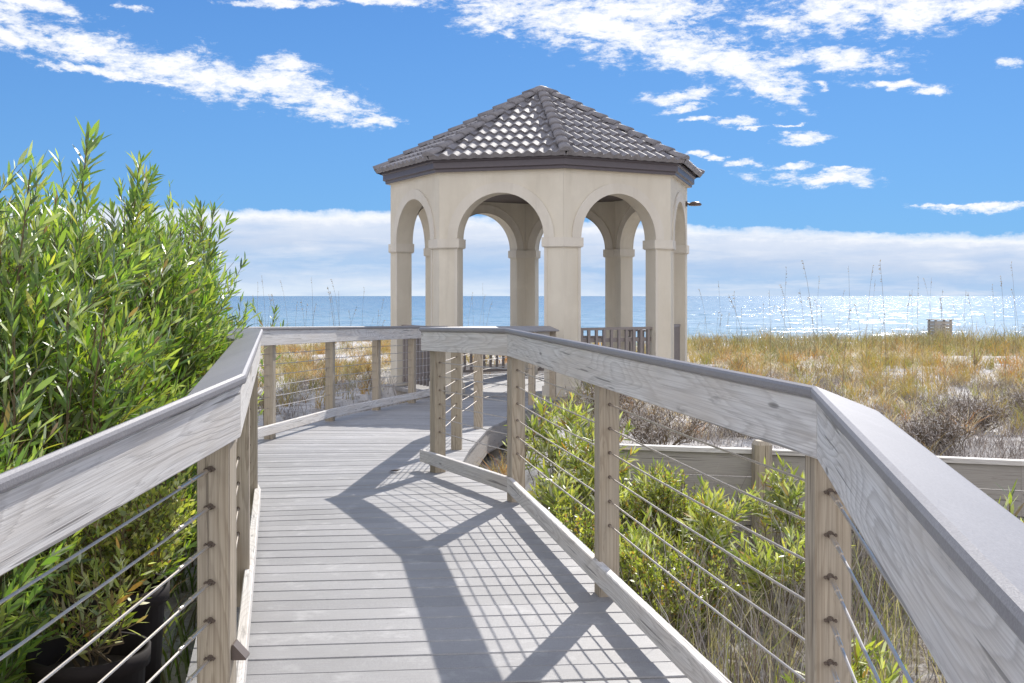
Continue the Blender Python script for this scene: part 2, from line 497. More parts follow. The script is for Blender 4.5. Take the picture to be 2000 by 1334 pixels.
for yy in np.arange(.5, 16.2, 2.4):
    for ln, s in ((EDGE_L, .12), (EDGE_R, -.12)):
        mb.box((xat(ln, yy)+s, yy, -.62+dz(yy)), .12, .12, .75)
mb.build('boardwalk_underframe', M['bulk'], None, kind='structure')

# ------------------------------------------------------------------ railings
CABLE_Z = [.812, .71, .608, .505, .402, .30]
def chamf(w0, w1, z0, z1, e):
    return [(w0+e, z0), (w1-e, z0), (w1, z0+e), (w1, z1-e), (w1-e, z1), (w0+e, z1), (w0, z1-e), (w0, z0+e)]

def section_piece(root, name, line, i, sec, sgn, mat, ends=(0, 0), gap=.0015, dz=dz):
    """one straight board between vertices i and i+1; sec = [(offset outward, z)]; mitred at inner vertices"""
    mb = MB()
    A = []; B = []
    p, q = line[i], line[i+1]
    L = math.dist(p, q); ux, uy = (q[0]-p[0])/L, (q[1]-p[1])/L
    cache = {}
    for off, z in sec:
        if off not in cache: cache[off] = offset_line(line, sgn*off)
        o = cache[off]
        a = (o[i][0] + ux*(gap-ends[0]), o[i][1] + uy*(gap-ends[0])); b = (o[i+1][0] - ux*(gap-ends[1]), o[i+1][1] - uy*(gap-ends[1]))
        A.append((a[0], a[1], dz(a[1]) + z)); B.append((b[0], b[1], dz(b[1]) + z))
    if sgn < 0: A = A[::-1]; B = B[::-1]
    mb.sweep(A, B, L)
    return mb.build(name, mat, root)

def railing(name, label, line, posts, sgn, cable_runs, group=None, kick=True, capdrop=.055, ends=((0, 0), (0, 0)), ez=None):
    dz0 = globals()['dz']
    dz = (lambda y: dz0(y) + ez(y)) if ez else dz0
    """line: inner-face polyline; posts: (x, y, heading deg); sgn +1 outward = right"""
    ex, ey = posts[0][0], posts[0][1]
    root = empty(name, (ex, ey, dz(ey)), label=label, cat='railing', group=group)
    n = len(line)-1
    capsec = [(-.012, 1.044), (.138, 1.044-capdrop), (.146, 1.052-capdrop), (.142, 1.066-capdrop), (.136, 1.069-capdrop),
              (-.004, 1.071), (-.012, 1.067), (-.015, 1.060), (-.015, 1.049)]
    for i in range(n):
        e = (ends[0][0] if i == 0 else 0, ends[0][1] if i == n-1 else 0)
        section_piece(root, 'cap_board', line, i, capsec, sgn, M['cap'], (e[0]+.0, e[1]+.0), .0012, dz)
        section_piece(root, 'face_board', line, i, chamf(0, .036, .897, 1.0395, .004), sgn, M['rail'], e, .0015, dz)
        if kick:
            section_piece(root, 'kick_board', line, i, chamf(0, .036, .062, .152, .004), sgn, M['rail'], (ends[1][0] if i == 0 else 0, ends[1][1] if i == n-1 else 0), .0015, dz)
    pobs = []
    for (x, y, h) in posts:
        mb = MB(); a = .0445; e = .004; z0 = -.30; z1 = 1.006
        c, s = math.cos(-R(h)), math.sin(-R(h))
        ring = [(-a+e, -a), (a-e, -a), (a, -a+e), (a, a-e), (a-e, a), (-a+e, a), (-a, a-e), (-a, -a+e)]
        pl = [(x + u*c - v*s, y + u*s + v*c) for u, v in ring]
        mb.prism(pl, z0 + dz(y), z1 + dz(y))
        pobs.append(mb.build('post', M['post'], root))
    # cables pass through the posts, one cable piece per bay
    for (p, q, hw) in cable_runs:
        P = posts[p] if isinstance(p, int) else p; Q = posts[q] if isinstance(q, int) else q
        dx, dy = Q[0]-P[0], Q[1]-P[1]; L = math.hypot(dx, dy); ux, uy = dx/L, dy/L
        for z in CABLE_Z:
            mb = MB()
            a = Vector((P[0]+ux*.03, P[1]+uy*.03, dz(P[1])+z)); b = Vector((Q[0]-ux*.03, Q[1]-uy*.03, dz(Q[1])+z))
            prev = a; ns = 6
            for s_ in range(1, ns+1):
                t = s_/ns; cur = a.lerp(b, t) - Vector((0, 0, .003*math.sin(math.pi*t)*L))
                mb.tube(prev, cur, .0036, n=7, cap=s_ in (1, ns)); prev = cur
            mb.build('cable', M['cable'], root)
        for end, (E, sg, pi) in (('a', (P, 1, p)), ('b', (Q, -1, q))):
            if not isinstance(pi, int): continue
            for z in CABLE_Z:
                c0 = Vector((E[0]+sg*ux*.046, E[1]+sg*uy*.046, dz(E[1])+z)); dv = (Vector((ux*L, uy*L, dz(Q[1])-dz(P[1])))).normalized()*sg
                if hw and end in hw:
                    mb = MB(); mb.tube(c0, c0+dv*.004, .009, n=10); mb.tube(c0+dv*.004, c0+dv*.034, .0032, n=8)
                    up = Vector((0, 0, 1)); sd = dv.cross(up).normalized()
                    mb.tube(c0+sd*.012+dv*.004, c0+sd*.012+dv*.012, .004, n=6)
                    mb.tube(c0-sd*.012+dv*.004, c0-sd*.012+dv*.012, .004, n=6)
                    mb.tube(c0-sd*.014+dv*.006, c0+sd*.014+dv*.006, .002, n=6)
                    f = mb.build('cable_fitting', M['bolt'], pobs[pi], local=False)
                    f.location = (-root.location.x, -root.location.y, -root.location.z)
                    f.location = (0, 0, 0)
                    mb = MB(); mb.tube(c0+dv*.030, c0+dv*.13, .0058, n=10); mb.tube(c0+dv*.13, c0+dv*.137, .0068, n=10); mb.tube(c0+dv*.137, c0+dv*.205, .0048, n=10)
                    g_ = mb.build('cable_tensioner', M['fitting'], pobs[pi]); g_.location = (0, 0, 0)
                elif E[1] < 10:
                    mb = MB(); mb.tube(c0-dv*.004, c0+dv*.0025, .0075, n=8)
                    g_ = mb.build('cable_grommet', M['bolt'], pobs[pi]); g_.location = (0, 0, 0)
    return root, pobs

# right-hand near railing: seen from inside the walk
pr = [(.772, 2.69, -1), (.405, 4.70, -9), (.025, 6.80, -20), (-.55, 8.16, -30), (.385, .33, 11)]
railR, pR = railing('railing', 'right-hand grey wooden railing with steel cables, in the foreground',
    R_NEAR, pr, 1, [(4, 0, 'b'), (0, 1, ''), (1, 2, ''), (2, 3, '')], ends=((0, .0), (0, .03)))
pf = [(-.483, 9.61, 4), (-.355, 11.6, 6), (.27, 14.95, 11), (.60, 16.2, 14)]
railF, pF = railing('railing', 'far railing from the bend to the right side of the pavilion entrance',
    R_FAR, pf, 1, [((-.53, 8.2), 0, ''), (0, 1, ''), (1, 2, ''), (2, 3, '')], kick=False, ends=((-.05, 0), (0, 0)))
# left-hand railing near
LN = L_IN[:3]; LF = L_IN[2:]
pl_ = [(-.812, 3.03, -2), (-1.13, 4.55, -12), (-1.52, 6.38, -14), (-1.108, .36, 6)]
railL, pL = railing('railing', 'left foreground wooden railing in front of the tall green hedge',
    LN, pl_, -1, [(3, 0, 'b'), (0, 1, 'a'), (1, 2, '')], capdrop=.055, ez=lambda y: -.072*max(0, 2.98-y))
pl2 = [(-2.47, 9.25, 0), (-2.31, 10.5, 7), (-2.06, 12.47, 9), (-1.73, 14.04, 12), (-1.39, 15.3, 13), (-1.07, 16.7, 13)]
railLF, pLF = railing('railing', 'far wooden railing curving to the left side of the pavilion entrance',
    LF, pl2, -1, [((-1.52, 6.38), 0, ''), (0, 1, ''), (1, 2, ''), (2, 3, ''), (3, 4, ''), (4, 5, '')])

# small step light on the inner face of the near left post
mb = MB()
x0, y0, z0 = -.766, 3.03, .265
h_ = R(2)
def q(u, v, w): # u along railing, v inward, w up
    u *= .72; v *= .8; w *= .8
    return (x0 + v*math.cos(h_) - u*math.sin(h_), y0 + u*math.cos(h_) + v*math.sin(h_)*1, z0 + w)
A = [q(-.035, 0, .052), q(-.035, .006, .052), q(-.035, .048, .006), q(-.035, .048, 0), q(-.035, 0, 0)]
B = [q(.035, 0, .052), q(.035, .006, .052), q(.035, .048, .006), q(.035, .048, 0), q(.035, 0, 0)]
mb.sweep(A, B, .07)
sl = mb.build('step_light', M['bronze'], railL, label='small bronze wedge-shaped step light')
mb = MB(); A = [q(-.028, .006, -.002), q(-.028, .04, -.002), q(.028, .04, -.002), q(.028, .006, -.002)]
mb.poly(A[::-1]); l_ = mb.build('lens', M['lens'], sl); l_.location = (0, 0, 0)

# ------------------------------------------------------------------ gazebo
gz = empty('gazebo', (GC[0], GC[1], FLOORZ), label='beige octagonal pavilion with arched openings and dark tiled roof', cat='pavilion')
mb = MB(); mb.prism([gv(k, GR+.09) for k in range(8)], FLOORZ-.06, FLOORZ); mb.build('floor', M['deck'], gz)
mb = MB(); mb.prism([gv(k, GR+.04) for k in range(8)], FLOORZ-.75, FLOORZ-.062); mb.build('plinth', M['bulk'], gz)
SPR = 2.14; AR = .690; TOPZ = 3.17; TH = .26; SIDE = 2*GR*math.sin(math.pi/8); HW = SIDE/2
def face_frame(k):
    a = gv(k, GR); b = gv(k+1, GR)
    m = Vector(((a[0]+b[0])/2, (a[1]+b[1])/2, 0)); t = Vector((b[0]-a[0], b[1]-a[1], 0)).normalized()
    n = Vector((t.y, -t.x, 0))     # outward
    if (m - Vector((GC[0], GC[1], 0))).dot(n) < 0: n = -n
    return m, t, n
for k in range(8):
    m, t, n = face_frame(k)
    P = lambda s, d, z: tuple(m + t*s - n*d + Vector((0, 0, z)))   # d = depth inward
    hwi = HW - TH*math.tan(math.pi/8)
    NA = 28
    mb = MB()
    def boundary(th, hw):
        c, s = math.cos(th), math.sin(th)
        H = TOPZ - SPR
        r = min(hw/abs(c) if abs(c) > 1e-6 else 1e9, H/s if s > 1e-6 else 1e9)
        return r*c, SPR + r*s
    ths = sorted(set([math.pi*i/NA for i in range(NA+1)] + [math.atan2(TOPZ-SPR, HW-.001), math.pi-math.atan2(TOPZ-SPR, HW-.001)]))
    arcO = [P(AR*math.cos(a), 0, SPR+AR*math.sin(a)) for a in ths]
    arcI = [P(AR*math.cos(a), TH, SPR+AR*math.sin(a)) for a in ths]
    bO = [P(boundary(a, HW-.001)[0], 0, boundary(a, HW-.001)[1]) for a in ths]
    bI = [P(boundary(a, hwi-.001)[0], TH, boundary(a, hwi-.001)[1]) for a in ths]
    mb.grid([arcO, bO], smooth=False); mb.grid([bI, arcI], smooth=False)
    mb.grid([arcI, arcO], smooth=True)
    mb.grid([bO, bI], smooth=False)
    mb.poly([arcO[0], bO[0], bI[0], arcI[0]]); mb.poly([arcO[-1], arcI[-1], bI[-1], bO[-1]])
    wp = mb.build('wall', M['stucco'], gz)
    # raised archivolt, outside and inside
    for (d0, d1) in ((-.022, -.001), (TH+.001, TH+.02)):
        mb = MB(); ro, ri = .845, AR-.003
        a4 = [[P(rr*math.cos(a), dd, SPR+.001+rr*math.sin(a)) for a in ths] for rr, dd in ((ri, d1), (ri, d0), (ro, d0), (ro, d1))]
        mb.grid(a4, smooth=False)
        tr = mb.build('arch_trim', M['trim'], wp); tr.location = (0, 0, 0)
def pier(k, grow, inset_s=0):
    """plan of the bent pier at vertex k"""
    V = Vector((*gv(k, GR), 0)); a = Vector((*gv(k-1, GR), 0)); b = Vector((*gv(k+1, GR), 0))
    ta = (a-V).normalized(); tb = (b-V).normalized(); c = Vector((GC[0], GC[1], 0))
    def nrm(t):
        n = Vector((t.y, -t.x, 0)); return n if n.dot(V-c) > 0 else -n
    na, nb = nrm(ta), nrm(tb)
    rad = (V-c).normalized()
    ls = HW - AR + grow
    k1 = 1/math.cos(math.pi/8)
    pts = [V + ta*ls + na*grow, V + rad*grow*k1, V + tb*ls + nb*grow,
           V + tb*ls - nb*(TH+grow), V - rad*(TH+grow)*k1, V + ta*ls - na*(TH+grow)]
    pts = [(p.x, p.y) for p in pts]
    A = sum(pts[i][0]*pts[(i+1) % 6][1]-pts[(i+1) % 6][0]*pts[i][1] for i in range(6))
    return pts if A > 0 else pts[::-1]
for k in range(8):
    mb = MB(); mb.prism(pier(k, 0), FLOORZ+.002, 2.00)
    col = mb.build('column', M['stucco'], gz)
    mb = MB(); mb.prism(pier(k, .034), 2.003, 2.138); mb.prism(pier(k, .022), 1.990, 2.0025)
    c_ = mb.build('capital', M['trim'], col); c_.location = (0, 0, 0)
    mb = MB(); mb.prism(pier(k, .028), FLOORZ+.004, FLOORZ+.16)
    c_ = mb.build('base', M['trim'], col); c_.location = (0, 0, 0)
    # thin corner strips on the shaft's outer faces
    mb = MB()
    V = Vector((*gv(k, GR), 0)); c = Vector((*GC, 0))
    for kk in (k-1, k+1):
        b = Vector((*gv(kk, GR), 0)); t = (b-V).normalized(); n = Vector((t.y, -t.x, 0)); n = n if n.dot(V-c) > 0 else -n
        o = V + t*(HW-AR-.022) + n*.004
        rz = math.atan2(t.y, t.x)
        mb.box((o.x, o.y, (FLOORZ+.16+1.988)/2), .045, .012, 1.988-FLOORZ-.16, rz)
    c_ = mb.build('edge_strip', M['trim'], col); c_.location = (0, 0, 0)
# ceiling
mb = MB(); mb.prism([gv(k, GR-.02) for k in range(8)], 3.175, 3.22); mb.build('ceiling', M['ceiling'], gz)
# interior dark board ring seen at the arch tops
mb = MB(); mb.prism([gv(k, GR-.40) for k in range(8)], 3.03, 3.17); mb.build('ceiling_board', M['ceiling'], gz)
# fascia with stepped profile
RE = GR + .145
mb = MB()
prof = [(GR-.06, 3.16), (RE-.06, 3.16), (RE-.055, 3.20), (RE-.015, 3.215), (RE-.015, 3.30), (RE+.012, 3.315), (RE+.012, 3.365), (RE-.05, 3.37)]
rings = [[(*gv(k, r_), z_) for k in range(8)] for r_, z_ in prof]
mb.grid(rings, smooth=False, closed=True)
mb.build('fascia', M['fascia'], gz)
mb = MB(); mb.grid([[(*gv(k, r_), z_) for k in range(8)] for r_, z_ in ((RE-.065, 3.157), (GR-.01, 3.157))], smooth=False, closed=True)
mb.build('soffit', M['soffit'], gz)
# tiled roof
APZ = 4.80; RT = RE + .085; EZ = 3.355
APO = RT*math.cos(math.pi/8)
SL = math.hypot(APO, APZ-EZ)
ups = Vector((0, 0, 0))
NCO = 10; TW = .168; TC = SL/NCO
rf = empty('roof', (0, 0, 0)); rf.parent = gz; rf.location = (-GC[0], -GC[1], -FLOORZ)
for k in range(8):
    a = Vector((*gv(k, RT), EZ)); b = Vector((*gv(k+1, RT), EZ)); ap = Vector((GC[0], GC[1], APZ))
    m = (a+b)/2; t = (b-a).normalized(); up = (ap-m).normalized(); nn = t.cross(up).normalized()
    if nn.z < 0: nn = -nn
    hw = (b-a).length/2
    mb = MB()
    SP = 12
    ns = int(math.ceil(hw/TW))*SP
    def prof_h(s):
        ph = (s/TW) % 1.0
        return .022*(1-math.cos(2*math.pi*ph))
    for c in range(NCO):
        t0 = c*TC - .02; t1 = (c+1)*TC + .03
        w0 = hw*(1-max(0, t0)/SL); w1 = max(.0, hw*(1-min(t1, SL)/SL))
        jit = random.uniform(-.01, .01)
        lo = []; hi = []; rs = []
        for i in range(-ns, ns+1):
            s = i*TW/SP
            if abs(s) > w0 + TW: continue
            s0 = max(-w0, min(w0, s)); s1 = max(-w1, min(w1, s))
            h = prof_h(s + .5*TW)
            tj = int(math.floor((s + .5*TW)/TW)); rnd = (math.sin(tj*12.9898 + c*78.233 + k*3.7)*43758.5) % 1.0
            q0 = m + t*s0 + up*(t0 + (rnd-.5)*.012) + nn*(h + .036 + .004*rnd)
            q1 = m + t*s1 + up*t1 + nn*(h*.9 + .0)
            lo.append(tuple(q0)); hi.append(tuple(q1)); rs.append(tuple(m + t*s0 + up*(t0+.008) + nn*(h*.2-.02)))
        mb.grid([lo, hi], smooth=True)
        mb.grid([rs, lo], smooth=False)
    o = link('roof_tiles', mb.mesh('roof_tiles'), M['tile']); o.parent = rf
    # hip
    mb = MB()
    hipd = (ap - a); HL = hipd.length; hipd.normalize()
    sd = hipd.cross(Vector((0, 0, 1))).normalized(); hn = sd.cross(hipd).normalized()
    if hn.z < 0: hn = -hn
    nh = 11; st = HL/nh
    for j in range(nh):
        p0 = a + hipd*(j*st - .02) + hn*.062; p1 = a + hipd*((j+1)*st + .03) + hn*.035
        r0, r1 = .105, .085
        A = [p0 + (sd*math.cos(th)*r0 + hn*(math.sin(th)*r0*.62)) for th in np.linspace(-.15, math.pi+.15, 11)]
        B = [p1 + (sd*math.cos(th)*r1 + hn*(math.sin(th)*r1*.62)) for th in np.linspace(-.15, math.pi+.15, 11)]
        A2 = [p0 + (sd*math.cos(th)*(r0-.018) + hn*(math.sin(th)*(r0*.62-.018))) for th in np.linspace(-.15, math.pi+.15, 11)]
        mb.grid([A2, A, B], smooth=True)
        mb.poly(A2)
    o = link('hip_tiles', mb.mesh('hip_tiles'), M['tile']); o.parent = rf
mb = MB()
rr = [(.15, APZ-.03), (.14, APZ+.03), (.10, APZ+.065), (.04, APZ+.085), (.001, APZ+.088)]
mb.grid([[(GC[0]+r_*math.cos(x), GC[1]+r_*math.sin(x), z_) for x in np.linspace(0, 2*math.pi, 17)[:-1]] for r_, z_ in rr], closed=True)
o = link('apex_cap', mb.mesh('apex_cap'), M['tile']); o.parent = rf
# guard rails between the piers (all sides but the entrance, side 7)
for k in range(7):
    m, t, n = face_frame(k)
    m = m - n*(TH/2); rz = math.atan2(t.y, t.x); w = 2*AR
    g = empty('guard_rail', (m.x-GC[0], m.y-GC[1], 0)); g.parent = gz
    if k in (2, 3, 4, 5): g.scale = (1, 1, .87)
    def bx(s, z, sx, sy, sz, b_):
        p = t*s; b_.box((p.x, p.y, z), sx, sy, sz, rz)
    mb = MB(); bx(0, 1.005, w-.002, .11, .038, mb); o = link('top_rail', mb.mesh('top_rail'), M['dark_rail']); o.parent = g
    mb = MB(); bx(0, .83, w-.002, .036, .06, mb); o = link('middle_rail', mb.mesh('middle_rail'), M['dark_rail']); o.parent = g
    mb = MB(); bx(0, .10, w-.002, .036, .06, mb); o = link('bottom_rail', mb.mesh('bottom_rail'), M['dark_rail']); o.parent = g
    nb = 10
    for i in range(nb):
        s = -w/2 + (i+.5)*w/nb
        mb = MB(); p = t*s - n*(-.036); mb.box((p.x, p.y, .525), .042, .034, .92, rz)
        o = link('baluster', mb.mesh('baluster'), M['dark_rail']); o.parent = g
# floodlight on the right-hand side
m, t, n = face_frame(1)
p = m + t*.80 + n*.0
fl = MB()
b0 = p + Vector((0, 0, 2.86)); fl.tube(b0+n*-.002, b0+n*.03, .05, n=12); fl.tube(b0+n*.03, b0+n*.10+Vector((0, 0, -.01)), .018, n=8)
o = fl.build('floodlight', M['bronze'], gz)
fh = MB(); c0 = b0+n*.10+Vector((0, 0, -.01))
prof = [(.02, .045), (.06, .035), (.10, .005), (.105, -.02), (.085, -.03), (.0, -.032)]
fh.grid([[tuple(c0 + n*(.06+r_*math.cos(x)*1.1) + t*(r_*math.sin(x)) + Vector((0, 0, z_))) for x in np.linspace(0, 2*math.pi, 15)[:-1]] for r_, z_ in prof], closed=True)
fo = fh.build('lamp_head', M['bronze'], o); fo.location = (0, 0, 0)

# ------------------------------------------------------------------ terrain
WALL = [(.62, 8.95), (.90, 8.85), (1.92, 8.6), (3.7, 8.0), (6.2, 7.1), (9.5, 5.6), (14, 3.0)]
def wally(x):
    for a, b in zip(WALL, WALL[1:]):
        if a[0] <= x <= b[0]: return a[1] + (b[1]-a[1])*(x-a[0])/(b[0]-a[0])
    return None
def sstep(a, b, x):
    t = max(0, min(1, (x-a)/(b-a))); return t*t*(3-2*t)
def gh(x, y):
    nz = mn.fractal(Vector((x*.12, y*.12, 3.1)), 1, 2, 4)*.16 + mn.fractal(Vector((x*.9, y*.9, 8)), 1, 2, 3)*.035
    dune = -.13 + nz + .10*sstep(10, 16, x)*sstep(30, 22, y) + .12*math.exp(-((x-8)/5)**2-((y-22)/5)**2)
    dune += -.10*sstep(4, 0, abs(x-3.5))*sstep(18, 26, y)
    dune = dune*(1-sstep(33, 46, y)) + (-2.75)*sstep(33, 46, y)
    dune += -1.35*sstep(60, 110, y)
    # hollow around the boardwalk
    if x > .3:
        wy = wally(min(max(x, .63), 13.9))
        low = 1 - sstep(.01, .14, y - wy)
    else:
        low = 1 - sstep(7.5, 10.0, y)
    side = -.86 + nz*.5 if x > -.3 else -.42 + nz*.3
    z = dune*(1-low) + side*low
    # under the deck keep below it
    if on_deck(x, y, .5) and low < .99: z = min(z, -.55)
    return z
xs = np.concatenate([np.linspace(-900, -60, 12), np.linspace(-55, -9, 30), np.arange(-8.5, 14, .12), np.linspace(14.3, 60, 40), np.linspace(70, 900, 12)])
ys = np.concatenate([np.linspace(-300, -12, 8), np.linspace(-9, -1, 12), np.arange(-.8, 30, .13), np.linspace(30.3, 60, 45), np.linspace(64, 130, 14)])
nx, ny = len(xs), len(ys)
V = [(x, y, gh(x, y)) for y in ys for x in xs]
Fs = [(j*nx+i, j*nx+i+1, (j+1)*nx+i+1, (j+1)*nx+i) for j in range(ny-1) for i in range(nx-1)]
me = bpy.data.meshes.new('dune_ground'); me.from_pydata(V, [], Fs); me.polygons.foreach_set('use_smooth', [True]*len(Fs)); me.update()
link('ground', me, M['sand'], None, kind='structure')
mb = MB()
yy = [88, 100, 150, 250, 500, 1200, 4000, 12000, 40000]
mb.grid([[(x, y_, -3.2) for x in (-40000, -3000, -600, 0, 600, 3000, 40000)] for y_ in yy], smooth=True)
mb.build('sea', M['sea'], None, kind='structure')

# retaining wall of planks behind the low planting
rw = empty('retaining_wall', (WALL[2][0], WALL[2][1], -.8), label='low timber plank wall holding back the sand behind the green plants', cat='wall')
for i in range(len(WALL)-1):
    a, b = WALL[i], WALL[i+1]
    line = [a, b]; L = math.dist(a, b)
    for (z0, z1) in ((-.145, .03), (-.335, -.155), (-.525, -.345), (-.715, -.535), (-.95, -.725)):
        mb = MB(); jit = random.uniform(-.004, .004)
        o0 = offset_line(line, jit); o1 = offset_line(line, .04+jit)
        pts = [(o1[0][0], o1[0][1]), (o1[1][0], o1[1][1]), (o0[1][0], o0[1][1]), (o0[0][0], o0[0][1])]
        A = [(o1[0][0], o1[0][1], z0), (o0[0][0], o0[0][1], z0), (o0[0][0], o0[0][1], z1), (o1[0][0], o1[0][1], z1)]
        B = [(o1[1][0], o1[1][1], z0), (o0[1][0], o0[1][1], z0), (o0[1][0], o0[1][1], z1), (o1[1][0], o1[1][1], z1)]
        mb.sweep(A, B, L); mb.build('plank', M['bulk'], rw)
    mb = MB(); o0 = offset_line(line, -.03); o1 = offset_line(line, .06)
    A = [(o1[0][0], o1[0][1], .033), (o0[0][0], o0[0][1], .033), (o0[0][0], o0[0][1], .068), (o1[0][0], o1[0][1], .068)]
    B = [(o1[1][0], o1[1][1], .033), (o0[1][0], o0[1][1], .033), (o0[1][0], o0[1][1], .068), (o1[1][0], o1[1][1], .068)]
    mb.sweep(A, B, L); mb.build('cap_plank', M['rail'], rw)
for (x, y) in ((1.93, 8.49), (4.35, 7.66), (6.7, 6.78), (9.0, 5.72)):
    mb = MB(); a = .068
    def ring(s, z): return [(x+u*s, y+v*s, z) for u, v in ((-a, -a*.6), (-a*.6, -a), (a*.6, -a), (a, -a*.6), (a, a), (-a, a))]
    lo, h1, h2 = ring(1, -.95), ring(1, .115), ring(.7, .145)
    mb.sweep(lo, h1, 1.0); mb.sweep(ring(1, .1151), h2, .03)
    mb.build('post', M['post'], rw)

BIN_S = .70
# grey wooden slatted bin far out on the dune
bx_, by_ = 12.05, 31.0
bz_ = gh(bx_, by_)
bn = empty('wooden_bin', (bx_, by_, bz_), R(8), label='small grey slatted wooden box standing in the dune grass before the sea', cat='box')
for sx in (-.32, .32):
    for sy in (-.25, .25):
        mb = MB(); mb.box((sx, sy, .42), .07, .07, .96); o = mb.build('post', M['bulk'], bn, local=True)
for sy in (-.29, .29):
    for i in range(7):
        mb = MB(); mb.box((0, sy, .12+i*.115), .74, .02, .095); mb.build('slat', M['bulk'], bn, local=True)
for sx in (-.36, .36):
    for i in range(7):
        mb = MB(); mb.box((sx, 0, .12+i*.115), .02, .55, .095); mb.build('slat', M['bulk'], bn, local=True)
bn.scale = (BIN_S, BIN_S, BIN_S*1.12)
mb = MB(); mb.box((0, 0, .915), .80, .66, .03); mb.build('lid', M['bulk'], bn, local=True)

# ------------------------------------------------------------------ plants
rng = np.random.default_rng(11)
def unit(a): return a/np.maximum(1e-9, np.linalg.norm(a, axis=-1, keepdims=True))

def np_mesh(name, verts, loops, totals, cols):
    me = bpy.data.meshes.new(name)
    me.vertices.add(len(verts)); me.vertices.foreach_set('co', np.ascontiguousarray(verts, dtype=np.float32).ravel())
    me.loops.add(len(loops)); me.loops.foreach_set('vertex_index', loops.astype(np.int32))
    me.polygons.add(len(totals))
    starts = np.concatenate([[0], np.cumsum(totals)[:-1]]).astype(np.int32)
    me.polygons.foreach_set('loop_start', starts)
    try: me.polygons.foreach_set('loop_total', totals.astype(np.int32))
    except Exception: pass
    me.update(calc_edges=True)
    me.polygons.foreach_set('use_smooth', np.ones(len(totals), dtype=bool))
    at = me.color_attributes.new('Col', 'FLOAT_COLOR', 'POINT')
    c4 = np.ones((len(verts), 4), dtype=np.float32); c4[:, :3] = cols
    at.data.foreach_set('color', c4.ravel())
    me.validate()
    return me

def leaf_mesh(name, P, D, Nn, L, Wd, C, curl=.15, wmax=.45):
    n = len(P); D = unit(D); S = unit(np.cross(D, Nn)); Nn = np.cross(S, D)
    L = L[:, None]; Wd = Wd[:, None]
    cu = (rng.random((n, 1))*1.2-.1)*curl
    b = P
    c1 = P + D*L*.33 - Nn*cu*L*.15; c2 = P + D*L*.68 - Nn*cu*L*.5; t = P + D*L*(1-.1*cu) - Nn*cu*L
    v = np.stack([b, c1-S*Wd*.5, c1+S*Wd*.5, c2-S*Wd*wmax, c2+S*Wd*wmax, t], 1).reshape(-1, 3)
    tpl = np.array([0, 2, 1, 1, 2, 4, 3, 3, 4, 5])
    loops = (np.arange(n)[:, None]*6 + tpl[None]).ravel()
    tot = np.tile([3, 4, 3], n)
    return np_mesh(name, v, loops, tot, np.repeat(C, 6, axis=0))

def blade_mesh(name, P, D, side, L, Wd, bend, C):
    """curved grass blades: 4 levels"""
    n = len(P); L = L[:, None]; Wd = Wd[:, None]
    pts = []
    lev = [0, .35, .7, 1]
    up = np.array([[0, 0, 1.0]])
    for f in lev:
        pts.append(P + up*L*(f - .35*bend[:, None]*f*f*f) + D*L*bend[:, None]*(f**1.8))
    v = np.stack([pts[0]-side*Wd*.5, pts[0]+side*Wd*.5, pts[1]-side*Wd*.45, pts[1]+side*Wd*.45, pts[2]-side*Wd*.3, pts[2]+side*Wd*.3, pts[3]], 1).reshape(-1, 3)
    tpl = np.array([0, 1, 3, 2, 2, 3, 5, 4, 4, 5, 6])
    loops = (np.arange(n)[:, None]*7 + tpl[None]).ravel()
    return np_mesh(name, v, loops, np.tile([4, 4, 3], n), np.repeat(C, 7, axis=0))

def stems_mesh(name, polys, rad, col):
    """polys: list of (k,3) arrays; 4-sided tapering tubes"""
    V = []; Lp = []; T = []; Cc = []; base = 0
    for pi, p in enumerate(polys):
        k = len(p); r = rad[pi]*np.linspace(1, .4, k)
        d = unit(np.gradient(p, axis=0)); a = unit(np.cross(d, np.array([.3, .9, .2]))); b = np.cross(d, a)
        ring = np.stack([p + a*r[:, None], p + b*r[:, None], p - a*r[:, None], p - b*r[:, None]], 1)
        V.append(ring.reshape(-1, 3))
        for i in range(k-1):
            for j in range(4):
                j2 = (j+1) % 4
                Lp += [base+i*4+j, base+i*4+j2, base+(i+1)*4+j2, base+(i+1)*4+j]; T.append(4)
        base += k*4
        c = np.array(col[pi] if isinstance(col, list) else col)
        Cc.append(np.tile(c, (k*4, 1)))
    return np_mesh(name, np.concatenate(V), np.array(Lp), np.array(T), np.concatenate(Cc))

def mixcols(n, pal, w):
    pal = np.array(pal); i = rng.choice(len(pal), n, p=np.array(w)/sum(w))
    return pal[i]*(.78 + .44*rng.random((n, 1)))

OLE = [(.13, .24, .03), (.23, .34, .04), (.06, .11, .022), (.37, .44, .07), (.5, .46, .08), (.38, .43, .28), (.24, .15, .07)]
OLEW = [4, 4.5, 2.2, 3, .35, 2.2, .25]
YEL = [(.27, .33, .05), (.40, .43, .08), (.12, .16, .03), (.52, .49, .12), (.5, .27, .06), (.54, .55, .38), (.30, .20, .10)]
YELW = [3, 4, 2, 2.5, .5, 3, .5]

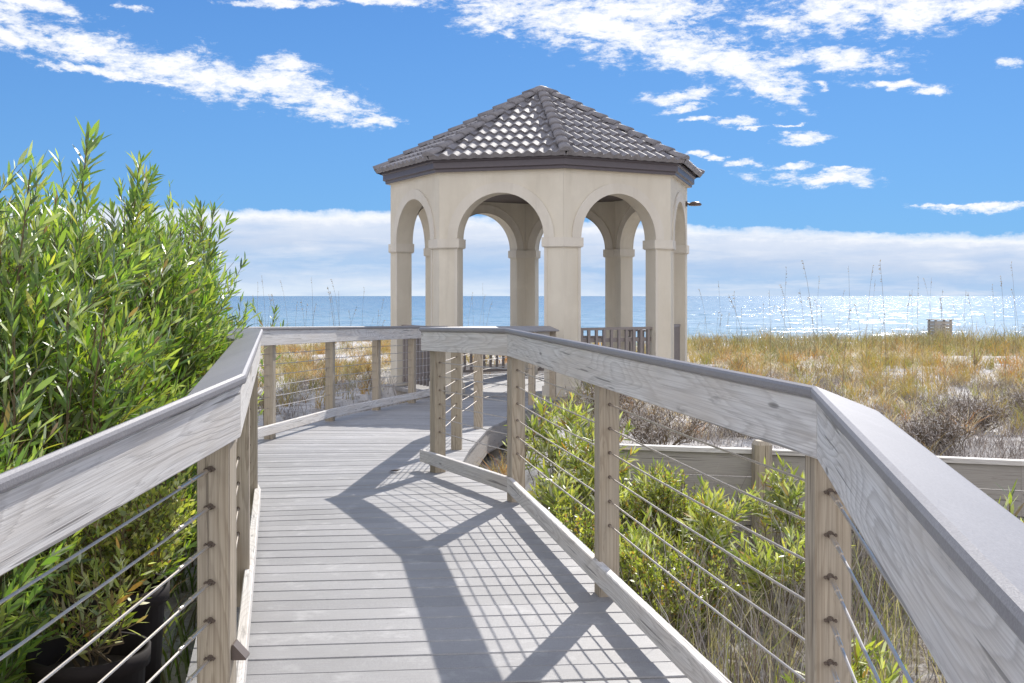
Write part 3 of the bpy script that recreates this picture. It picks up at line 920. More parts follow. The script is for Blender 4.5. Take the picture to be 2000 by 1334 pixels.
def shrub_parts(H, Rr, nst, nsh, nl, LL, LW, pal, w, spread=.75, shl=(.22, .42), lean=(0, 0), sp=.014, bare=.15, splay=(.55, .95), terminal=1.0):
    stems = []; rad = []
    P = []; D = []; NN = []; Ls = []
    Cs = []
    for s in range(nst):
        a = rng.random()*2*np.pi; rr = Rr*math.sqrt(rng.random())
        hh = H*(1-.26*(rr/Rr)**2)*rng.uniform(.80, 1.0)
        top = np.array([rr*math.cos(a)+lean[0], rr*math.sin(a)+lean[1], hh])
        b0 = np.array([rr*.25*math.cos(a), rr*.25*math.sin(a), 0])
        t = np.linspace(0, 1, 7)[:, None]
        mid = np.array([rr*.75*math.cos(a), rr*.75*math.sin(a), hh*.45])
        path = (1-t)**2*b0 + 2*t*(1-t)*mid + t*t*top
        path[1:-1] += rng.normal(0, .015, (5, 3))
        stems.append(path); rad.append(rng.uniform(.005, .011)*max(.5, H/2))
        tint = rng.uniform(.85, 1.15)
        for j in range(nsh+1):
            if j == nsh:
                u = .88; d0 = unit(path[-1]-path[-2]) + np.array([0, 0, .5]) + rng.normal(0, .15, 3); ln = rng.uniform(*shl)*terminal
            else:
                u = rng.uniform(bare, .93)
                aa = rng.random()*2*np.pi
                d0 = np.array([math.cos(aa)*spread, math.sin(aa)*spread, .55]) + rng.normal(0, .12, 3)
                ln = rng.uniform(*shl)
            x = u*6; i = min(5, int(x)); o = path[i]*(1-(x-i)) + path[i+1]*(x-i)
            d0 = unit(d0); tt = np.linspace(0, 1, 4)[:, None]
            sh = o + d0*ln*tt + np.array([0, 0, .25*ln])*tt**2
            stems.append(sh); rad.append(.0028*max(.7, H/2))
            m = int(ln/sp) if nl is None else nl
            tl = np.sort(rng.uniform(.12, 1.02, m))
            base = o + d0*ln*tl[:, None] + np.array([0, 0, .25*ln])*(tl[:, None]**2)
            dd = unit(d0 + np.array([0, 0, .5])*tl[:, None])
            ax1 = unit(np.cross(dd, np.array([.31, .2, .9]))); ax2 = np.cross(dd, ax1)
            ph = np.arange(m)*2.39996 + rng.random()*6
            radl = ax1*np.cos(ph)[:, None] + ax2*np.sin(ph)[:, None]
            op = rng.uniform(splay[0], splay[1], (m, 1))*(1.12-.55*tl[:, None])
            ld = dd*np.cos(op) + radl*np.sin(op) + rng.normal(0, .10, (m, 3))
            P.append(base); D.append(ld); NN.append(dd - ld*.3 + rng.normal(0, .25, (m, 3)))
            Ls.append(LL*rng.uniform(.5, 1.25, m)*(1.05-.35*tl))
            c = mixcols(m, pal, w)*tint
            # young leaves at the tips are paler
            c = c*(.85 + .4*tl[:, None])
            Cs.append(c)
    P = np.concatenate(P); D = np.concatenate(D); NN = np.concatenate(NN); Ls = np.concatenate(Ls); Cs = np.concatenate(Cs)
    return (P, D, NN, Ls, Ls*LW/LL*rng.uniform(.8, 1.2, len(Ls)), Cs), (stems, rad)

def make_shrub(name, loc, label, cat, H, Rr, nst, nsh, LL, LW, pal, w, mat='leaf', group=None, **kw):
    r = empty(name, loc, 0, label=label, cat=cat, group=group)
    lf, (st, rd) = shrub_parts(H, Rr, nst, nsh, None, LL, LW, pal, w, **kw)
    link('foliage', leaf_mesh('foliage', *lf), M[mat], r, local=True)
    link('stems', stems_mesh('stems', st, rd, (.16, .12, .07)), M['twig'], r, local=True)
    return r

HG = 'willow-leaved shrubs of the left hedge'
def g0(x, y): return gh(x, y)-.02
hedge = [  # x, y, top z, radius, stems, label
    (-1.80, 2.7, 1.30, .48, 30, 'nearest hedge shrub, cut by the left edge of the picture'),
    (-1.92, 4.0, 1.74, .46, 42, 'leafy hedge shrub directly behind the nearest one'),
    (-2.50, 5.2, 1.88, .50, 40, 'hedge shrub at the left edge, behind the two nearest'),
    (-2.06, 4.95, 1.80, .34, 42, 'hedge shrub from which the highest leaning sprig rises'),
    (-2.08, 6.0, 1.86, .28, 36, 'hedge shrub under the tall upright shoot in the middle'),
    (-2.28, 7.4, 1.86, .36, 46, 'round-topped hedge shrub behind the bend of the left railing'),
    (-2.02, 6.25, 1.52, .32, 40, 'bushy hedge shrub leaning over the cap of the left railing'),
    (-2.72, 8.4, 1.66, .38, 40, 'farthest shrub of the tall hedge, where the sea begins'),
    (-2.75, 6.6, 1.80, .50, 36, 'shaded hedge shrub deep behind the front row'),
    (-1.85, 4.9, 1.10, .40, 30, 'lower hedge shrub pressed against the outside of the left railing'),
    (-1.75, 3.2, .62, .34, 16, 'low shrub seen through the cables of the left railing'),
]
for i, (x, y, tz, rr, ns, lb) in enumerate(hedge):
    z = g0(x, y); H = tz - z
    make_shrub('willow_leaved_shrub', (x, y, z), lb, 'shrub', H, rr, int(ns*1.15), 13, .105, .0165, OLE, OLEW, group=HG, spread=.70, bare=.22)
# the two sprigs that stand out against the sky
def sprig_shrub(loc, top, n, label, grp):
    r = empty('sapling', loc, 0, label=label, cat='shrub', group=grp)
    P = []; D = []; NN = []; Ls = []; Cs = []; st = []; rd = []
    base = np.zeros(3); tp = np.array(top) - np.array(loc)
    path = np.array([base, tp*.35+np.array([-.06, 0, 0]), tp*.7+np.array([-.04, 0, .0]), tp]); st.append(path); rd.append(.008)
    for s in range(n):
        if s == 0: o = path[2]; d = tp-path[2]; ln = np.linalg.norm(d)
        else:
            u = rng.uniform(.45, .9); o = tp*u + np.array([-.04, 0, 0])
            aa = rng.random()*6.28; d = np.array([math.cos(aa)*.5, math.sin(aa)*.5, .9]); ln = rng.uniform(.2, .4)
        d = unit(d); m = int(ln/.011); tl = np.sort(rng.uniform(.05, 1.0, m))
        b_ = o + d*ln*tl[:, None]; ax1 = unit(np.cross(d, np.array([.31, .2, .3]))); ax2 = np.cross(d, ax1)
        ph = np.arange(m)*2.4; radl = ax1*np.cos(ph)[:, None] + ax2*np.sin(ph)[:, None]; op = rng.uniform(.4, .8, (m, 1))
        ld = d*np.cos(op)+radl*np.sin(op)
        P.append(b_); D.append(ld); NN.append(d - ld*.3 + rng.normal(0, .2, (m, 3))); Ls.append(.105*rng.uniform(.7, 1.1, m)); Cs.append(mixcols(m, OLE, OLEW))
        st.append(np.array([o, o+d*ln*.5, o+d*ln])); rd.append(.003)
    P, D, NN, Ls, Cs = map(np.concatenate, (P, D, NN, Ls, Cs))
    link('foliage', leaf_mesh('foliage', P, D, NN, Ls, Ls*.155, Cs), M['leaf'], r, local=True)
    link('stems', stems_mesh('stems', st, rd, (.16, .12, .07)), M['twig'], r, local=True)
def at(px, py, y): return ((px-1000)/F*y, y, EYE - (py-578)/F*y)
sprig_shrub((-1.9, 4.6, -.6), at(172, 262, 4.6), 9, 'thin shoot leaning right, highest tip of the hedge against the blue sky', None)
sprig_shrub((-1.95, 5.3, -.6), at(274, 305, 5.3), 12, 'upright bushy shoot rising above the middle of the hedge', None)
sprig_shrub((-2.0, 6.9, -.6), at(418, 400, 6.9), 14, 'slim shoot at the right shoulder of the hedge, in front of the cloud bank', None)
sprig_shrub((-1.9, 5.0, -.6), at(335, 452, 5.6), 8, 'short shoot between the two taller tips of the hedge', None)
sprig_shrub((-1.85, 3.9, -.6), at(60, 330, 3.9), 9, 'leafy shoot near the left edge, rising against the blue sky', None)
sprig_shrub((-2.6, 11.6, -.4), at(538, 600, 11.6), 6, 'single sprig standing up behind the corner of the far left railing', None)
make_shrub('willow_leaved_shrub', (-2.95, 11.2, -.40), 'low green sprigs beyond the corner of the far left railing', 'shrub', 1.62, .35, 14, 7, .105, .017, OLE, OLEW, group=HG, spread=.6)

# low planting between the right railing and the plank wall
RG = 'leafy plants between the right railing and the plank wall'
low = [
    (.34, 9.0, .56, .28, 13, 'tallest leafy plant, beside the pale pavilion column'),
    (.66, 8.35, .36, .28, 12, 'bright green plant in front of the dark gap by the wall'),
    (.36, 7.8, .06, .28, 11, 'leafy plant between the first two posts of the right railing'),
    (.98, 7.9, .06, .30, 11, 'yellow-green plant at the left end of the plank wall'),
    (1.34, 7.4, -.06, .28, 9, 'leafy plant in the middle, before the plank wall'),
    (1.85, 7.6, .12, .22, 8, 'taller green shoots beside the chamfered wall post'),
    (1.66, 6.6, -.16, .24, 7, 'green plant next to the big corner post'),
    (.85, 7.0, -.28, .28, 8, 'low bushy plant in the middle bay of cables'),
    (2.45, 5.3, .34, .24, 10, 'bright broad-leaved shoot outside the near right handrail'),
    (1.45, 4.7, -.30, .20, 7, 'small green plant nearest the right corner post'),
    (1.30, 3.7, -.35, .20, 7, 'low leafy plant under the near right handrail'),
]
for i, (x, y, tz, rr, ns, lb) in enumerate(low):
    z = g0(x, y)
    make_shrub('leafy_plant', (x, y, z), lb, 'plant', tz-z, rr, max(6, int(ns*.8)), 6, .125, .019, YEL, YELW, group=RG, spread=.7, shl=(.12, .24), sp=.011, bare=.58, splay=(.6, 1.1))
# small-leaved mounds
sm = [(.45, 7.2, -.12, .36, 'small-leaved bush at the foot of the second right post'),
      (.95, 6.6, -.28, .38, 'small-leaved bush with yellow tips under the lowest cables'),
      (1.1, 7.9, .05, .35, 'small-leaved reddish-tipped bush before the wall')]
for x, y, tz, rr, lb in sm:
    z = g0(x, y)
    make_shrub('small_leaved_bush', (x, y, z), lb, 'bush', tz-z, rr, 40, 10, .035, .016, YEL, [3, 4, 2, 2, .8, 1, .5], 'leaf2', group='small-leaved bushes', spread=.9, shl=(.08, .2), sp=.008, bare=.3)

# pots behind the near left post
def pot(x, y, z0, r, h, label):
    p = empty('plant_pot', (x, y, z0), label=label, cat='pot')
    mb = MB()
    prof = [(.0, .0), (r*.74, .0), (r*.97, h*.93), (r*1.05, h*.93), (r*1.06, h), (r*.98, h), (r*.93, h*.88)]
    mb.grid([[(max(.001, a)*math.cos(t_), max(.001, a)*math.sin(t_), b) for t_ in np.linspace(0, 2*math.pi, 33)[:-1]] for a, b in prof], closed=True)
    mb.build('tub', M['pot'], p, local=True)
    mb = MB(); mb.poly([(r*.94*math.cos(t_), r*.94*math.sin(t_), h*.9) for t_ in np.linspace(0, 2*math.pi, 33)[:-1]]); mb.build('soil', M['soil'], p, local=True)
pot(-1.22, 3.18, -.42, .16, .66, 'dark plastic nursery pot with a pale rim behind the near left post')
pot(-1.30, 3.58, -.42, .17, .74, 'black nursery pot half hidden by the near left post')
make_shrub('potted_bush', (-1.22, 3.18, .17), 'thin yellow-green plant growing in the pot with the pale rim', 'plant', .35, .13, 10, 5, .06, .012, YEL, YELW, 'leaf2', shl=(.06, .14), spread=.9)
make_shrub('potted_bush', (-1.30, 3.58, .26), 'small-leaved yellow bush in the black pot beside the left post', 'plant', .42, .24, 40, 10, .028, .014, YEL, [3, 5, 1, 3, .2, 1, .2], 'leaf2', shl=(.08, .18), sp=.008, spread=.9)
# sprig poking through by the end of the near left kick board
make_shrub('leafy_plant', (-1.66, 6.5, -.3), 'little green tuft poking over the end of the left kick board', 'plant', .55, .10, 5, 3, .12, .02, OLE, OLEW, shl=(.1, .18), bare=.6)

# dry leaf on the deck
mb = MB()
lp = at(760, 912, 8.12)
for s in (-1, 1):
    mb.grid([[(0, s*0, .004), (.03, s*.018, .018), (.07, s*.02, .022), (.11, 0, .03)], [(0, 0, .004), (.03, 0, .008), (.07, 0, .012), (.11, 0, .03)]], smooth=True)
o = mb.build('dry_leaf', M['bolt'], None, label='single dark dry leaf lying on the deck planks in the shade', cat='leaf')
o.location = (lp[0], 8.12, dz(8.12)+.002); o.rotation_euler = (0, 0, R(-25))

# dune grass
def scatter(n, x0, x1, y0, y1, dens=None, ymul=1.0):
    out = []
    while len(out) < n:
        u = rng.random(); y = y0 + (y1-y0)*u**ymul; x = rng.uniform(x0, x1)
        if abs(x) > .52*y + 1.2: continue
        if on_deck(x, y, .12): continue
        if x > .3:
            wy = wally(min(max(x, .63), 13.9))
            if y < wy + .12: continue
        elif y < 10.6 and x < -.2: continue
        elif y < 9.5: continue
        if dens is not None and rng.random() > dens(x, y): continue
        out.append((x, y, gh(x, y)-.01))
    return np.array(out)

def grass(name, pts, per, L, Wd, pal, w, spread=.06, bend=(.1, .6), mat='grass'):
    n = len(pts)*per
    P = np.repeat(pts, per, axis=0); P[:, :2] += rng.normal(0, spread, (n, 2))
    a = rng.random(n)*2*np.pi
    D = np.stack([np.cos(a), np.sin(a), 0*a], 1); a2 = rng.random(n)*2*np.pi
    S = np.stack([np.cos(a2), np.sin(a2), 0*a2], 1)
    hsc = np.repeat(rng.uniform(.6, 1.15, len(pts)), per)
    C = mixcols(len(pts), pal, w); C = np.repeat(C, per, axis=0)*.72 + mixcols(n, pal, w)*.28
    return blade_mesh(name, P, D, S, rng.uniform(L[0], L[1], n)*hsc, rng.uniform(Wd[0], Wd[1], n), rng.uniform(bend[0], bend[1], n), C)

DG = [(.46, .36, .08), (.28, .31, .06), (.54, .32, .08), (.56, .43, .24), (.52, .22, .07), (.30, .22, .16), (.68, .60, .50), (.20, .14, .10)]
DW = [4.5, 2.6, 3.4, 1.6, 1.8, 2.6, 1.4, 2.6]
def dens1(x, y): return .25 + .75*max(0, min(1, .5 + 1.6*mn.fractal(Vector((x*.35, y*.35, 1.7)), 1, 2, 3))) 
def dens2(x, y): return .10 + .9*max(0, min(1, .5 + 2.6*mn.fractal(Vector((x*.55, y*.3, 1.7)), 1, 2, 4)))
def dens_r(x, y):
    k = dens1(x, y)
    if x > 0: k *= sstep(9.5, 14, y - .0*x)*.9 + .1
    return k
far = scatter(2500, -14, 18, 14, 36, dens2, 1.1)
link('dune_grass', grass('dune_grass', far, 24, (.16, .44), (.006, .014), DG, DW, .055, (.25, 1.2)), M['grass'], None, kind='stuff')
mid_ = scatter(800, -9, 11, 9, 20, dens_r)
link('dune_grass', grass('dune_grass', mid_, 24, (.18, .48), (.004, .009), DG, DW, .045, (.25, 1.2)), M['grass'], None, kind='stuff')
# a taller greener fringe on the crest to the right
cr = scatter(520, 5, 17, 22, 32, lambda x, y: 1 if mn.fractal(Vector((x*.5, y*.3, 9.7)), 1, 2, 3) > -.05 else .12)
link('crest_grass', grass('crest_grass', cr, 14, (.25, .75), (.008, .016), [(.20, .20, .07), (.34, .30, .10), (.42, .25, .09), (.16, .12, .08), (.5, .42, .3)], [3, 3, 1.5, 2, 1.5], .16, (.2, .9)), M['grass'], None, kind='stuff')
fl = scatter(4600, -12, 14, 10.5, 30, dens2, 1.2)
link('pale_dead_plants', grass('pale_dead_plants', fl, 11, (.05, .20), (.008, .020), [(.74, .68, .62), (.60, .52, .46), (.42, .34, .28), (.60, .36, .17), (.2, .15, .12)], [4.5, 3, 2, 1, 1.2], .09, (.4, 1.6)), M['grass'], None, kind='stuff')
# dead grey brush
TW_ = [(.26, .225, .20), (.13, .105, .095), (.42, .375, .34), (.58, .54, .50), (.30, .23, .17)]
def dens_b(x, y): return 1 if mn.fractal(Vector((x*.7, y*.7, 5.2)), 1, 2, 3) > .02 else .06
br = scatter(2100, -6, 9, 8.7, 17, dens_b, 1.4)
link('dead_brush', grass('dead_brush', br, 16, (.10, .30), (.003, .006), TW_, [2, 3, 2, 2, 1], .09, (.3, 1.1), 'twig'), M['twig'], None, kind='stuff')
for (x, y, rr, h, lb) in [(3.75, 9.6, .34, .34, 'dark dead bush on the white sand, just past the right handrail'), (4.7, 11.2, .38, .34, 'dark dead bush farther out on the right, before the golden grass'),
        (1.35, 9.9, .5, .34, 'grey twiggy bush behind the left end of the plank wall'), (2.3, 10.6, .55, .34, 'grey twiggy bush behind the chamfered wall post'), (1.0, 11.6, .5, .36, 'dark twiggy bush beside the pavilion base'), (5.9, 12.4, .36, .32, 'dark low bush at the right edge, under the golden grass')]:
    make_shrub('dead_bush', (x, y, gh(x, y)-.02), lb, 'bush', h, rr, 46, 6, .045, .007, TW_, [2, 1.6, 3, 3, 1], 'twig', group='dead bushes on the dune', spread=1.0, shl=(.08, .22), sp=.012, bare=.15, splay=(.5, 1.3))
# litter and stalks in the hollow on the right, and under the hedge
def hollow(n, x0, x1, y0, y1):
    out = []
    while len(out) < n:
        x, y = rng.uniform(x0, x1), rng.uniform(y0, y1)
        if on_deck(x, y, .03): continue
        wy = wally(min(max(x, .63), 13.9)) if x > .3 else 9.2
        if y > wy - .06: continue
        out.append((x, y, gh(x, y)-.01))
    return np.array(out)
hs = hollow(620, .2, 4.5, 2.0, 8.8)
link('hollow_grass', grass('hollow_grass', hs, 9, (.25, .75), (.004, .008), [(.28, .33, .07), (.42, .42, .12), (.56, .50, .34), (.24, .19, .13)], [3, 3, 4, 2], .07, (.15, .9)), M['grass'], None, kind='stuff')
hs = hollow(620, .2, 4.5, 2.0, 8.8)
link('dry_stalks', grass('dry_stalks', hs, 7, (.35, 1.0), (.004, .008), TW_, [2, 2, 3, 3, 2], .06, (.1, .55), 'twig'), M['twig'], None, kind='stuff')
hl = hollow(500, -4.5, -.9, 1.5, 9)
link('undergrowth', grass('undergrowth', hl, 10, (.2, .6), (.008, .016), [(.10, .18, .03), (.2, .28, .05), (.3, .3, .12), (.2, .15, .1)], [4, 3, 1, 2], .08, (.2, .9)), M['grass'], None, kind='stuff')

# sea oats: tall thin stalks with drooping seed heads
def oats_mesh(seed, n, H):
    global rng
    st = []; rd = []; P = []; D = []; NN = []; Ls = []; Cs = []
    for i in range(n):
        h = H*rng.uniform(.7, 1.0); a = rng.normal(1.0, .3); lean = rng.uniform(.03, .2)*h
        x0, y0 = rng.normal(0, .02, 2)
        t = np.linspace(0, 1, 7)
        p = np.stack([x0 + math.cos(a)*lean*t**2.2, y0 + math.sin(a)*lean*t**2.2, h*(t - .03*t**4)], 1)
        st.append(p); rd.append(.0036)
        m = 10; tl = rng.uniform(.84, 1.0, m)
        base = np.stack([x0 + math.cos(a)*lean*tl**2.2, y0 + math.sin(a)*lean*tl**2.2, h*(tl-.03*tl**4)], 1)
        ld = np.array([math.cos(a), math.sin(a), -.2]) + rng.normal(0, .5, (m, 3)) + np.array([0, 0, .5])
        P.append(base); D.append(ld); NN.append(rng.normal(0, 1, (m, 3))); Ls.append(rng.uniform(.025, .04, m)); Cs.append(mixcols(m, [(.38, .32, .22), (.5, .43, .3)], [1, 1]))
    P, D, NN, Ls, Cs = map(np.concatenate, (P, D, NN, Ls, Cs))
    return stems_mesh('stalks', st, rd, (.24, .20, .13)), leaf_mesh('seed_heads', P, D, NN, Ls, Ls*.34, Cs)
protos = [oats_mesh(i, n, h) for i, (n, h) in enumerate(((1, 1.9), (1, 2.1), (1, 1.7), (1, 2.2), (1, 1.5)))]
spots = []
for px_, d_ in [(1412, 14), (1448, 19), (1490, 22), (1530, 17), (1560, 15), (1580, 25), (1610, 15), (1645, 13), (1660, 20), (1700, 22), (1722, 14), (1740, 18), (1765, 15), (1790, 14), (1812, 24), (1850, 18), (1880, 22), (1905, 17), (1945, 19), (1965, 15), (1990, 21), (1375, 22), (1395, 17), (1505, 14), (1630, 26), (1840, 15), (1350, 26)]:
    spots.append(((px_-1000)/F*d_, d_))
for px_, d_ in [(468, 22), (500, 19), (525, 21), (548, 17), (575, 23), (600, 18), (612, 20), (640, 24), (655, 17), (672, 21), (690, 19), (706, 23), (722, 18), (740, 21), (560, 25), (925, 27), (945, 25), (930, 30), (810, 26)]:
    spots.append(((px_-1000)/F*d_, d_))
spots = [(x + float(rng.normal(0, .22)) if j else x, y + (float(rng.normal(0, .8)) if j else 0)) for x, y in spots for j in range(2)]
for i, (x, y) in enumerate(spots):
    sm_, hm_ = protos[i % 5]
    if on_deck(x, y, .1): continue
    r = empty('sea_oats', (x, y, gh(x, y)-.02), rng.random()*6.28, label='thin stalk of sea oats with a drooping seed head against sea and sky', cat='sea oats', group='sea oats on the dune')
    s_ = float(rng.uniform(.68, 1.0)); r.scale = (s_, s_, s_)
    link('stalks', sm_, M['twig'], r, local=True); link('seed_heads', hm_, M['twig'], r, local=True)

# ------------------------------------------------------------------ light, sky
SUN_EL, SUN_AZ = 35.5, 19.5        # azimuth from +Y towards +X
sd = bpy.data.lights.new('sun', 'SUN'); sd.energy = 3.5; sd.angle = R(.5); sd.color = (1, .95, .88)
so = bpy.data.objects.new('sun', sd); COL.objects.link(so)
dirv = Vector((math.sin(R(SUN_AZ))*math.cos(R(SUN_EL)), math.cos(R(SUN_AZ))*math.cos(R(SUN_EL)), math.sin(R(SUN_EL))))
so.rotation_euler = (-dirv).to_track_quat('-Z', 'Y').to_euler(); so.location = (20, 30, 40)

w = bpy.data.worlds.new('World'); sc.world = w; w.use_nodes = True
w.cycles.sampling_method = 'MANUAL'; w.cycles.sample_map_resolution = 512
nt = w.node_tree; nt.nodes.clear()
wo = nt.nodes.new('ShaderNodeOutputWorld'); bg = nt.nodes.new('ShaderNodeBackground')
nt.links.new(bg.outputs[0], wo.inputs[0])
sky = nt.nodes.new('ShaderNodeTexSky'); sky.sky_type = 'NISHITA'; sky.sun_disc = False
sky.sun_elevation = R(SUN_EL); sky.sun_rotation = R(SUN_AZ); sky.altitude = 0; sky.air_density = 1.0; sky.dust_density = .15; sky.ozone_density = 2.0
SKY_STR = .12
tc = nt.nodes.new('ShaderNodeTexCoord').outputs['Generated']
sp = nt.nodes.new('ShaderNodeSeparateXYZ'); nt.links.new(tc, sp.inputs[0])
az = math_n(nt, 'ARCTAN2', sp.outputs[0], sp.outputs[1])
hyp = math_n(nt, 'SQRT', math_n(nt, 'ADD', math_n(nt, 'MULTIPLY', sp.outputs[0], sp.outputs[0]), math_n(nt, 'MULTIPLY', sp.outputs[1], sp.outputs[1])))
el = math_n(nt, 'ARCTAN2', sp.outputs[2], hyp)
AZ = math_n(nt, 'MULTIPLY', az, F); EL = math_n(nt, 'MULTIPLY', el, F)
cv = nt.nodes.new('ShaderNodeCombineXYZ'); nt.links.new(AZ, cv.inputs[0]); nt.links.new(EL, cv.inputs[1])
# warp
wz = noise_n(nt, mapping(nt, cv.outputs[0], (.008, .016, 1)), 1.0, 6, .65)
sepw = nt.nodes.new('ShaderNodeSeparateColor'); nt.links.new(wz.outputs['Color'], sepw.inputs[0])
AZw = math_n(nt, 'ADD', AZ, math_n(nt, 'MULTIPLY', math_n(nt, 'SUBTRACT', sepw.outputs[0], .5), 150))
ELw = math_n(nt, 'ADD', EL, math_n(nt, 'MULTIPLY', math_n(nt, 'SUBTRACT', sepw.outputs[1], .5), 62))
clouds = [(55, 60, 120, 24, 24), (200, 105, 150, 30, 20), (380, 145, 210, 38, 9), (540, 170, 150, 34, 9), (650, 205, 80, 30, 16), (725, 237, 48, 10, 0), (240, 150, 190, 7, 7),
          (560, 125, 50, 14, 3), (60, 12, 110, 16, 6), (10, 75, 40, 20, 10), (250, 15, 30, 8, 10), (560, 5, 100, 8, -2), (760, 6, 90, 9, 3),
          (1040, 30, 180, 40, 6), (1180, 55, 190, 52, 10), (1260, 20, 150, 34, 0), (1340, 100, 120, 30, 14), (1430, 125, 110, 44, 18), (1500, 175, 90, 18, 24), (1530, 130, 60, 16, -5),
          (1640, 20, 190, 38, -2), (1780, 25, 140, 38, -4), (1900, 10, 120, 28, -4), (1500, 35, 60, 18, 8), (1640, 117, 130, 22, 3), (1740, 165, 75, 8, 4), (1815, 176, 28, 8, 5), (1990, 125, 26, 12, 0),
          (1330, 186, 80, 13, -3), (1340, 206, 40, 8, -10), (1438, 237, 46, 10, 3), (1365, 232, 25, 6, 0), (1560, 268, 40, 8, 0), (1600, 170, 22, 8, 15), (1470, 250, 30, 4, 0),
          (1590, 352, 115, 16, 2), (1540, 328, 45, 7, 0), (1460, 322, 34, 7, 0), (1370, 298, 24, 7, 0), (1410, 308, 22, 5, 0), (1640, 335, 20, 5, 0), (1930, 403, 120, 9, 3), (1880, 398, 90, 4, 2), (1545, 245, 20, 3, 0)]
mask = None
cw = nt.nodes.new('ShaderNodeCombineXYZ'); nt.links.new(AZw, cw.inputs[0]); nt.links.new(ELw, cw.inputs[1])
for (px, py, hl_, hw_, an) in clouds:
    a = math.atan((px-1000)/F); ca = math.cos(a); e = math.atan((578-py)/F*ca)
    mp = nt.nodes.new('ShaderNodeMapping'); mp.vector_type = 'TEXTURE'
    mp.inputs['Location'].default_value = (a*F, e*F, 0); mp.inputs['Rotation'].default_value = (0, 0, -R(an)); mp.inputs['Scale'].default_value = (hl_*ca*ca, hw_*ca, 1)
    nt.links.new(cw.outputs[0], mp.inputs['Vector'])
    vl = nt.nodes.new('ShaderNodeVectorMath'); vl.operation = 'LENGTH'; nt.links.new(mp.outputs[0], vl.inputs[0])
    mask = vl.outputs['Value'] if mask is None else math_n(nt, 'MINIMUM', mask, vl.outputs['Value'])
mask = math_n(nt, 'SUBTRACT', 1.15, math_n(nt, 'MINIMUM', math_n(nt, 'POWER', mask, 1.3), 2.6))
cn = noise_n(nt, mapping(nt, cv.outputs[0], (.011, .026, 1), (3, 1, 0)), 1.0, 9, .68, .6)
cn2 = noise_n(nt, mapping(nt, cv.outputs[0], (.030, .075, 1), (7, 2, 0)), 1.0, 8, .72)
dn = math_n(nt, 'ADD', mask, math_n(nt, 'MULTIPLY', math_n(nt, 'SUBTRACT', cn.outputs[0], .5), 3.6))
dn = math_n(nt, 'ADD', dn, math_n(nt, 'MULTIPLY', math_n(nt, 'SUBTRACT', cn2.outputs[0], .5), 3.4))
dens = ramp(nt, math_n(nt, 'ADD', math_n(nt, 'MULTIPLY', dn, .5), .35), [(.24, (0,)*3), (.42, (.16,)*3), (.60, (.60,)*3), (.90, (1,)*3)])
# high clouds added out of view, overhead and behind the camera, as fill light
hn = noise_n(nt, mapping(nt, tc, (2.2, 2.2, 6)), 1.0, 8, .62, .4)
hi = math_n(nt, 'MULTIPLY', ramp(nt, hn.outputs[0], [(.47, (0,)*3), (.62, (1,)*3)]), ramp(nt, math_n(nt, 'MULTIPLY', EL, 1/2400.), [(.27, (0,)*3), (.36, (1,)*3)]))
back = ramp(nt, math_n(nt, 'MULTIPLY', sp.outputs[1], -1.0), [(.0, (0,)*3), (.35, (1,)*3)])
lowb = math_n(nt, 'MULTIPLY', back, ramp(nt, hn.outputs[0], [(.36, (.25,)*3), (.5, (1,)*3)]))  # unseen rear cloud reaching down low, added to fill camera-facing sides
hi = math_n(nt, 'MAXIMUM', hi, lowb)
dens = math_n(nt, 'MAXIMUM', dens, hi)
# low bank of stratus above the horizon
edge = math_n(nt, 'ADD', 166, math_n(nt, 'MULTIPLY', math_n(nt, 'MAXIMUM', math_n(nt, 'ADD', AZ, 200), 0), -.050))
bn1 = noise_n(nt, mapping(nt, cv.outputs[0], (.006, .02, 1)), 1.0, 6, .6)
bn3 = noise_n(nt, mapping(nt, cv.outputs[0], (.035, .05, 1)), 1.0, 5, .65)
edge = math_n(nt, 'ADD', edge, math_n(nt, 'MULTIPLY', math_n(nt, 'SUBTRACT', bn1.outputs[0], .5), 26))
edge = math_n(nt, 'ADD', edge, math_n(nt, 'MULTIPLY', math_n(nt, 'SUBTRACT', bn3.outputs[0], .5), 24))
below = math_n(nt, 'SUBTRACT', edge, EL)           # >0 inside the bank
bank = ramp(nt, math_n(nt, 'MULTIPLY', below, .05), [(0, (0,)*3), (.3, (.55,)*3), (.8, (1,)*3)])
rel = math_n(nt, 'MULTIPLY', below, 1/170.)
bc = ramp(nt, rel, [(0, (1.05, 1.05, 1.05)), (.07, (.97, .98, 1.0)), (.17, (.70, .77, .90)), (.38, (.56, .66, .83)), (.60, (.42, .59, .83)), (.78, (.58, .70, .87)), (1, (.74, .83, .93))])
bn2 = noise_n(nt, mapping(nt, cv.outputs[0], (.0045, .032, 1), (2, 5, 0)), 1.0, 7, .62, .3)
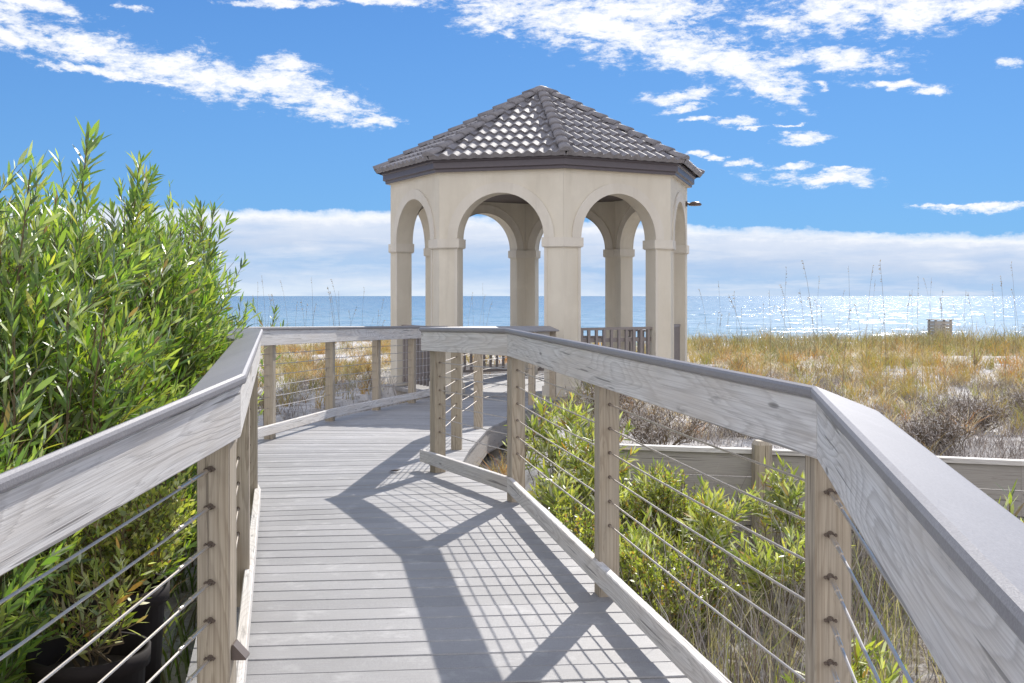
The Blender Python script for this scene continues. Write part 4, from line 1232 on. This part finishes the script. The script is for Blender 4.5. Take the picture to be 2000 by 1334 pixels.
bc = mixc(nt, math_n(nt, 'MULTIPLY', ramp(nt, bn2.outputs[0], [(.50, (0,)*3), (.70, (1,)*3)]), .6), bc, (.80, .84, .92))
bn4 = noise_n(nt, mapping(nt, cv.outputs[0], (.004, .028, 1), (12, 9, 0)), 1.0, 7, .6, .3)
bc = mixc(nt, math_n(nt, 'MULTIPLY', ramp(nt, bn4.outputs[0], [(.46, (0,)*3), (.66, (1,)*3)]), .45), bc, (.36, .53, .80))
# clear sky: Nishita, a little deeper in colour as the photograph shows it
skyl = mixc(nt, 1.0, sky.outputs[0], (SKY_STR, SKY_STR, SKY_STR), 'MULTIPLY')
gm = nt.nodes.new('ShaderNodeGamma'); gm.inputs['Gamma'].default_value = .45
nt.links.new(skyl, gm.inputs['Color'])
skyc = mixc(nt, 1.0, gm.outputs[0], (.125, .275, .53), 'MULTIPLY')
skyc = mixc(nt, ramp(nt, math_n(nt, 'MULTIPLY', EL, 1/600.), [(.2, (.22,)*3), (.9, (0,)*3)]), skyc, (.20, .43, .66))
CL = .70
def scalec(c, k): return mixc(nt, 1.0, c, (k, k, k), 'MULTIPLY')
ccol = mixc(nt, cn2.outputs[0], (.86*CL, .90*CL, 1.0*CL), (1.05*CL, 1.05*CL, 1.05*CL))
full = mixc(nt, bank, skyc, scalec(bc, CL))
ccol = mixc(nt, back, ccol, (1.0, .985, 1.03))  # the added rear clouds are brightened for more fill
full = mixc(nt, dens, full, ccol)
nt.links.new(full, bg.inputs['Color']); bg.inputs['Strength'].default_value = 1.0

# ------------------------------------------------------------------ camera
cam = bpy.data.cameras.new('camera'); co = bpy.data.objects.new('camera', cam); COL.objects.link(co)
co.location = (0, 0, EYE); co.rotation_euler = (R(90), 0, 0)
cam.sensor_width = 36; cam.lens = 36*F/2000; cam.shift_y = -.0445
cam.clip_start = .05; cam.clip_end = 100000
sc.camera = co
sc.view_settings.view_transform = 'Standard'; sc.view_settings.look = 'None'
sc.view_settings.exposure = 0.6; sc.view_settings.gamma = 1
sc.cycles.sample_clamp_indirect = 6
sc.cycles.max_bounces = 8
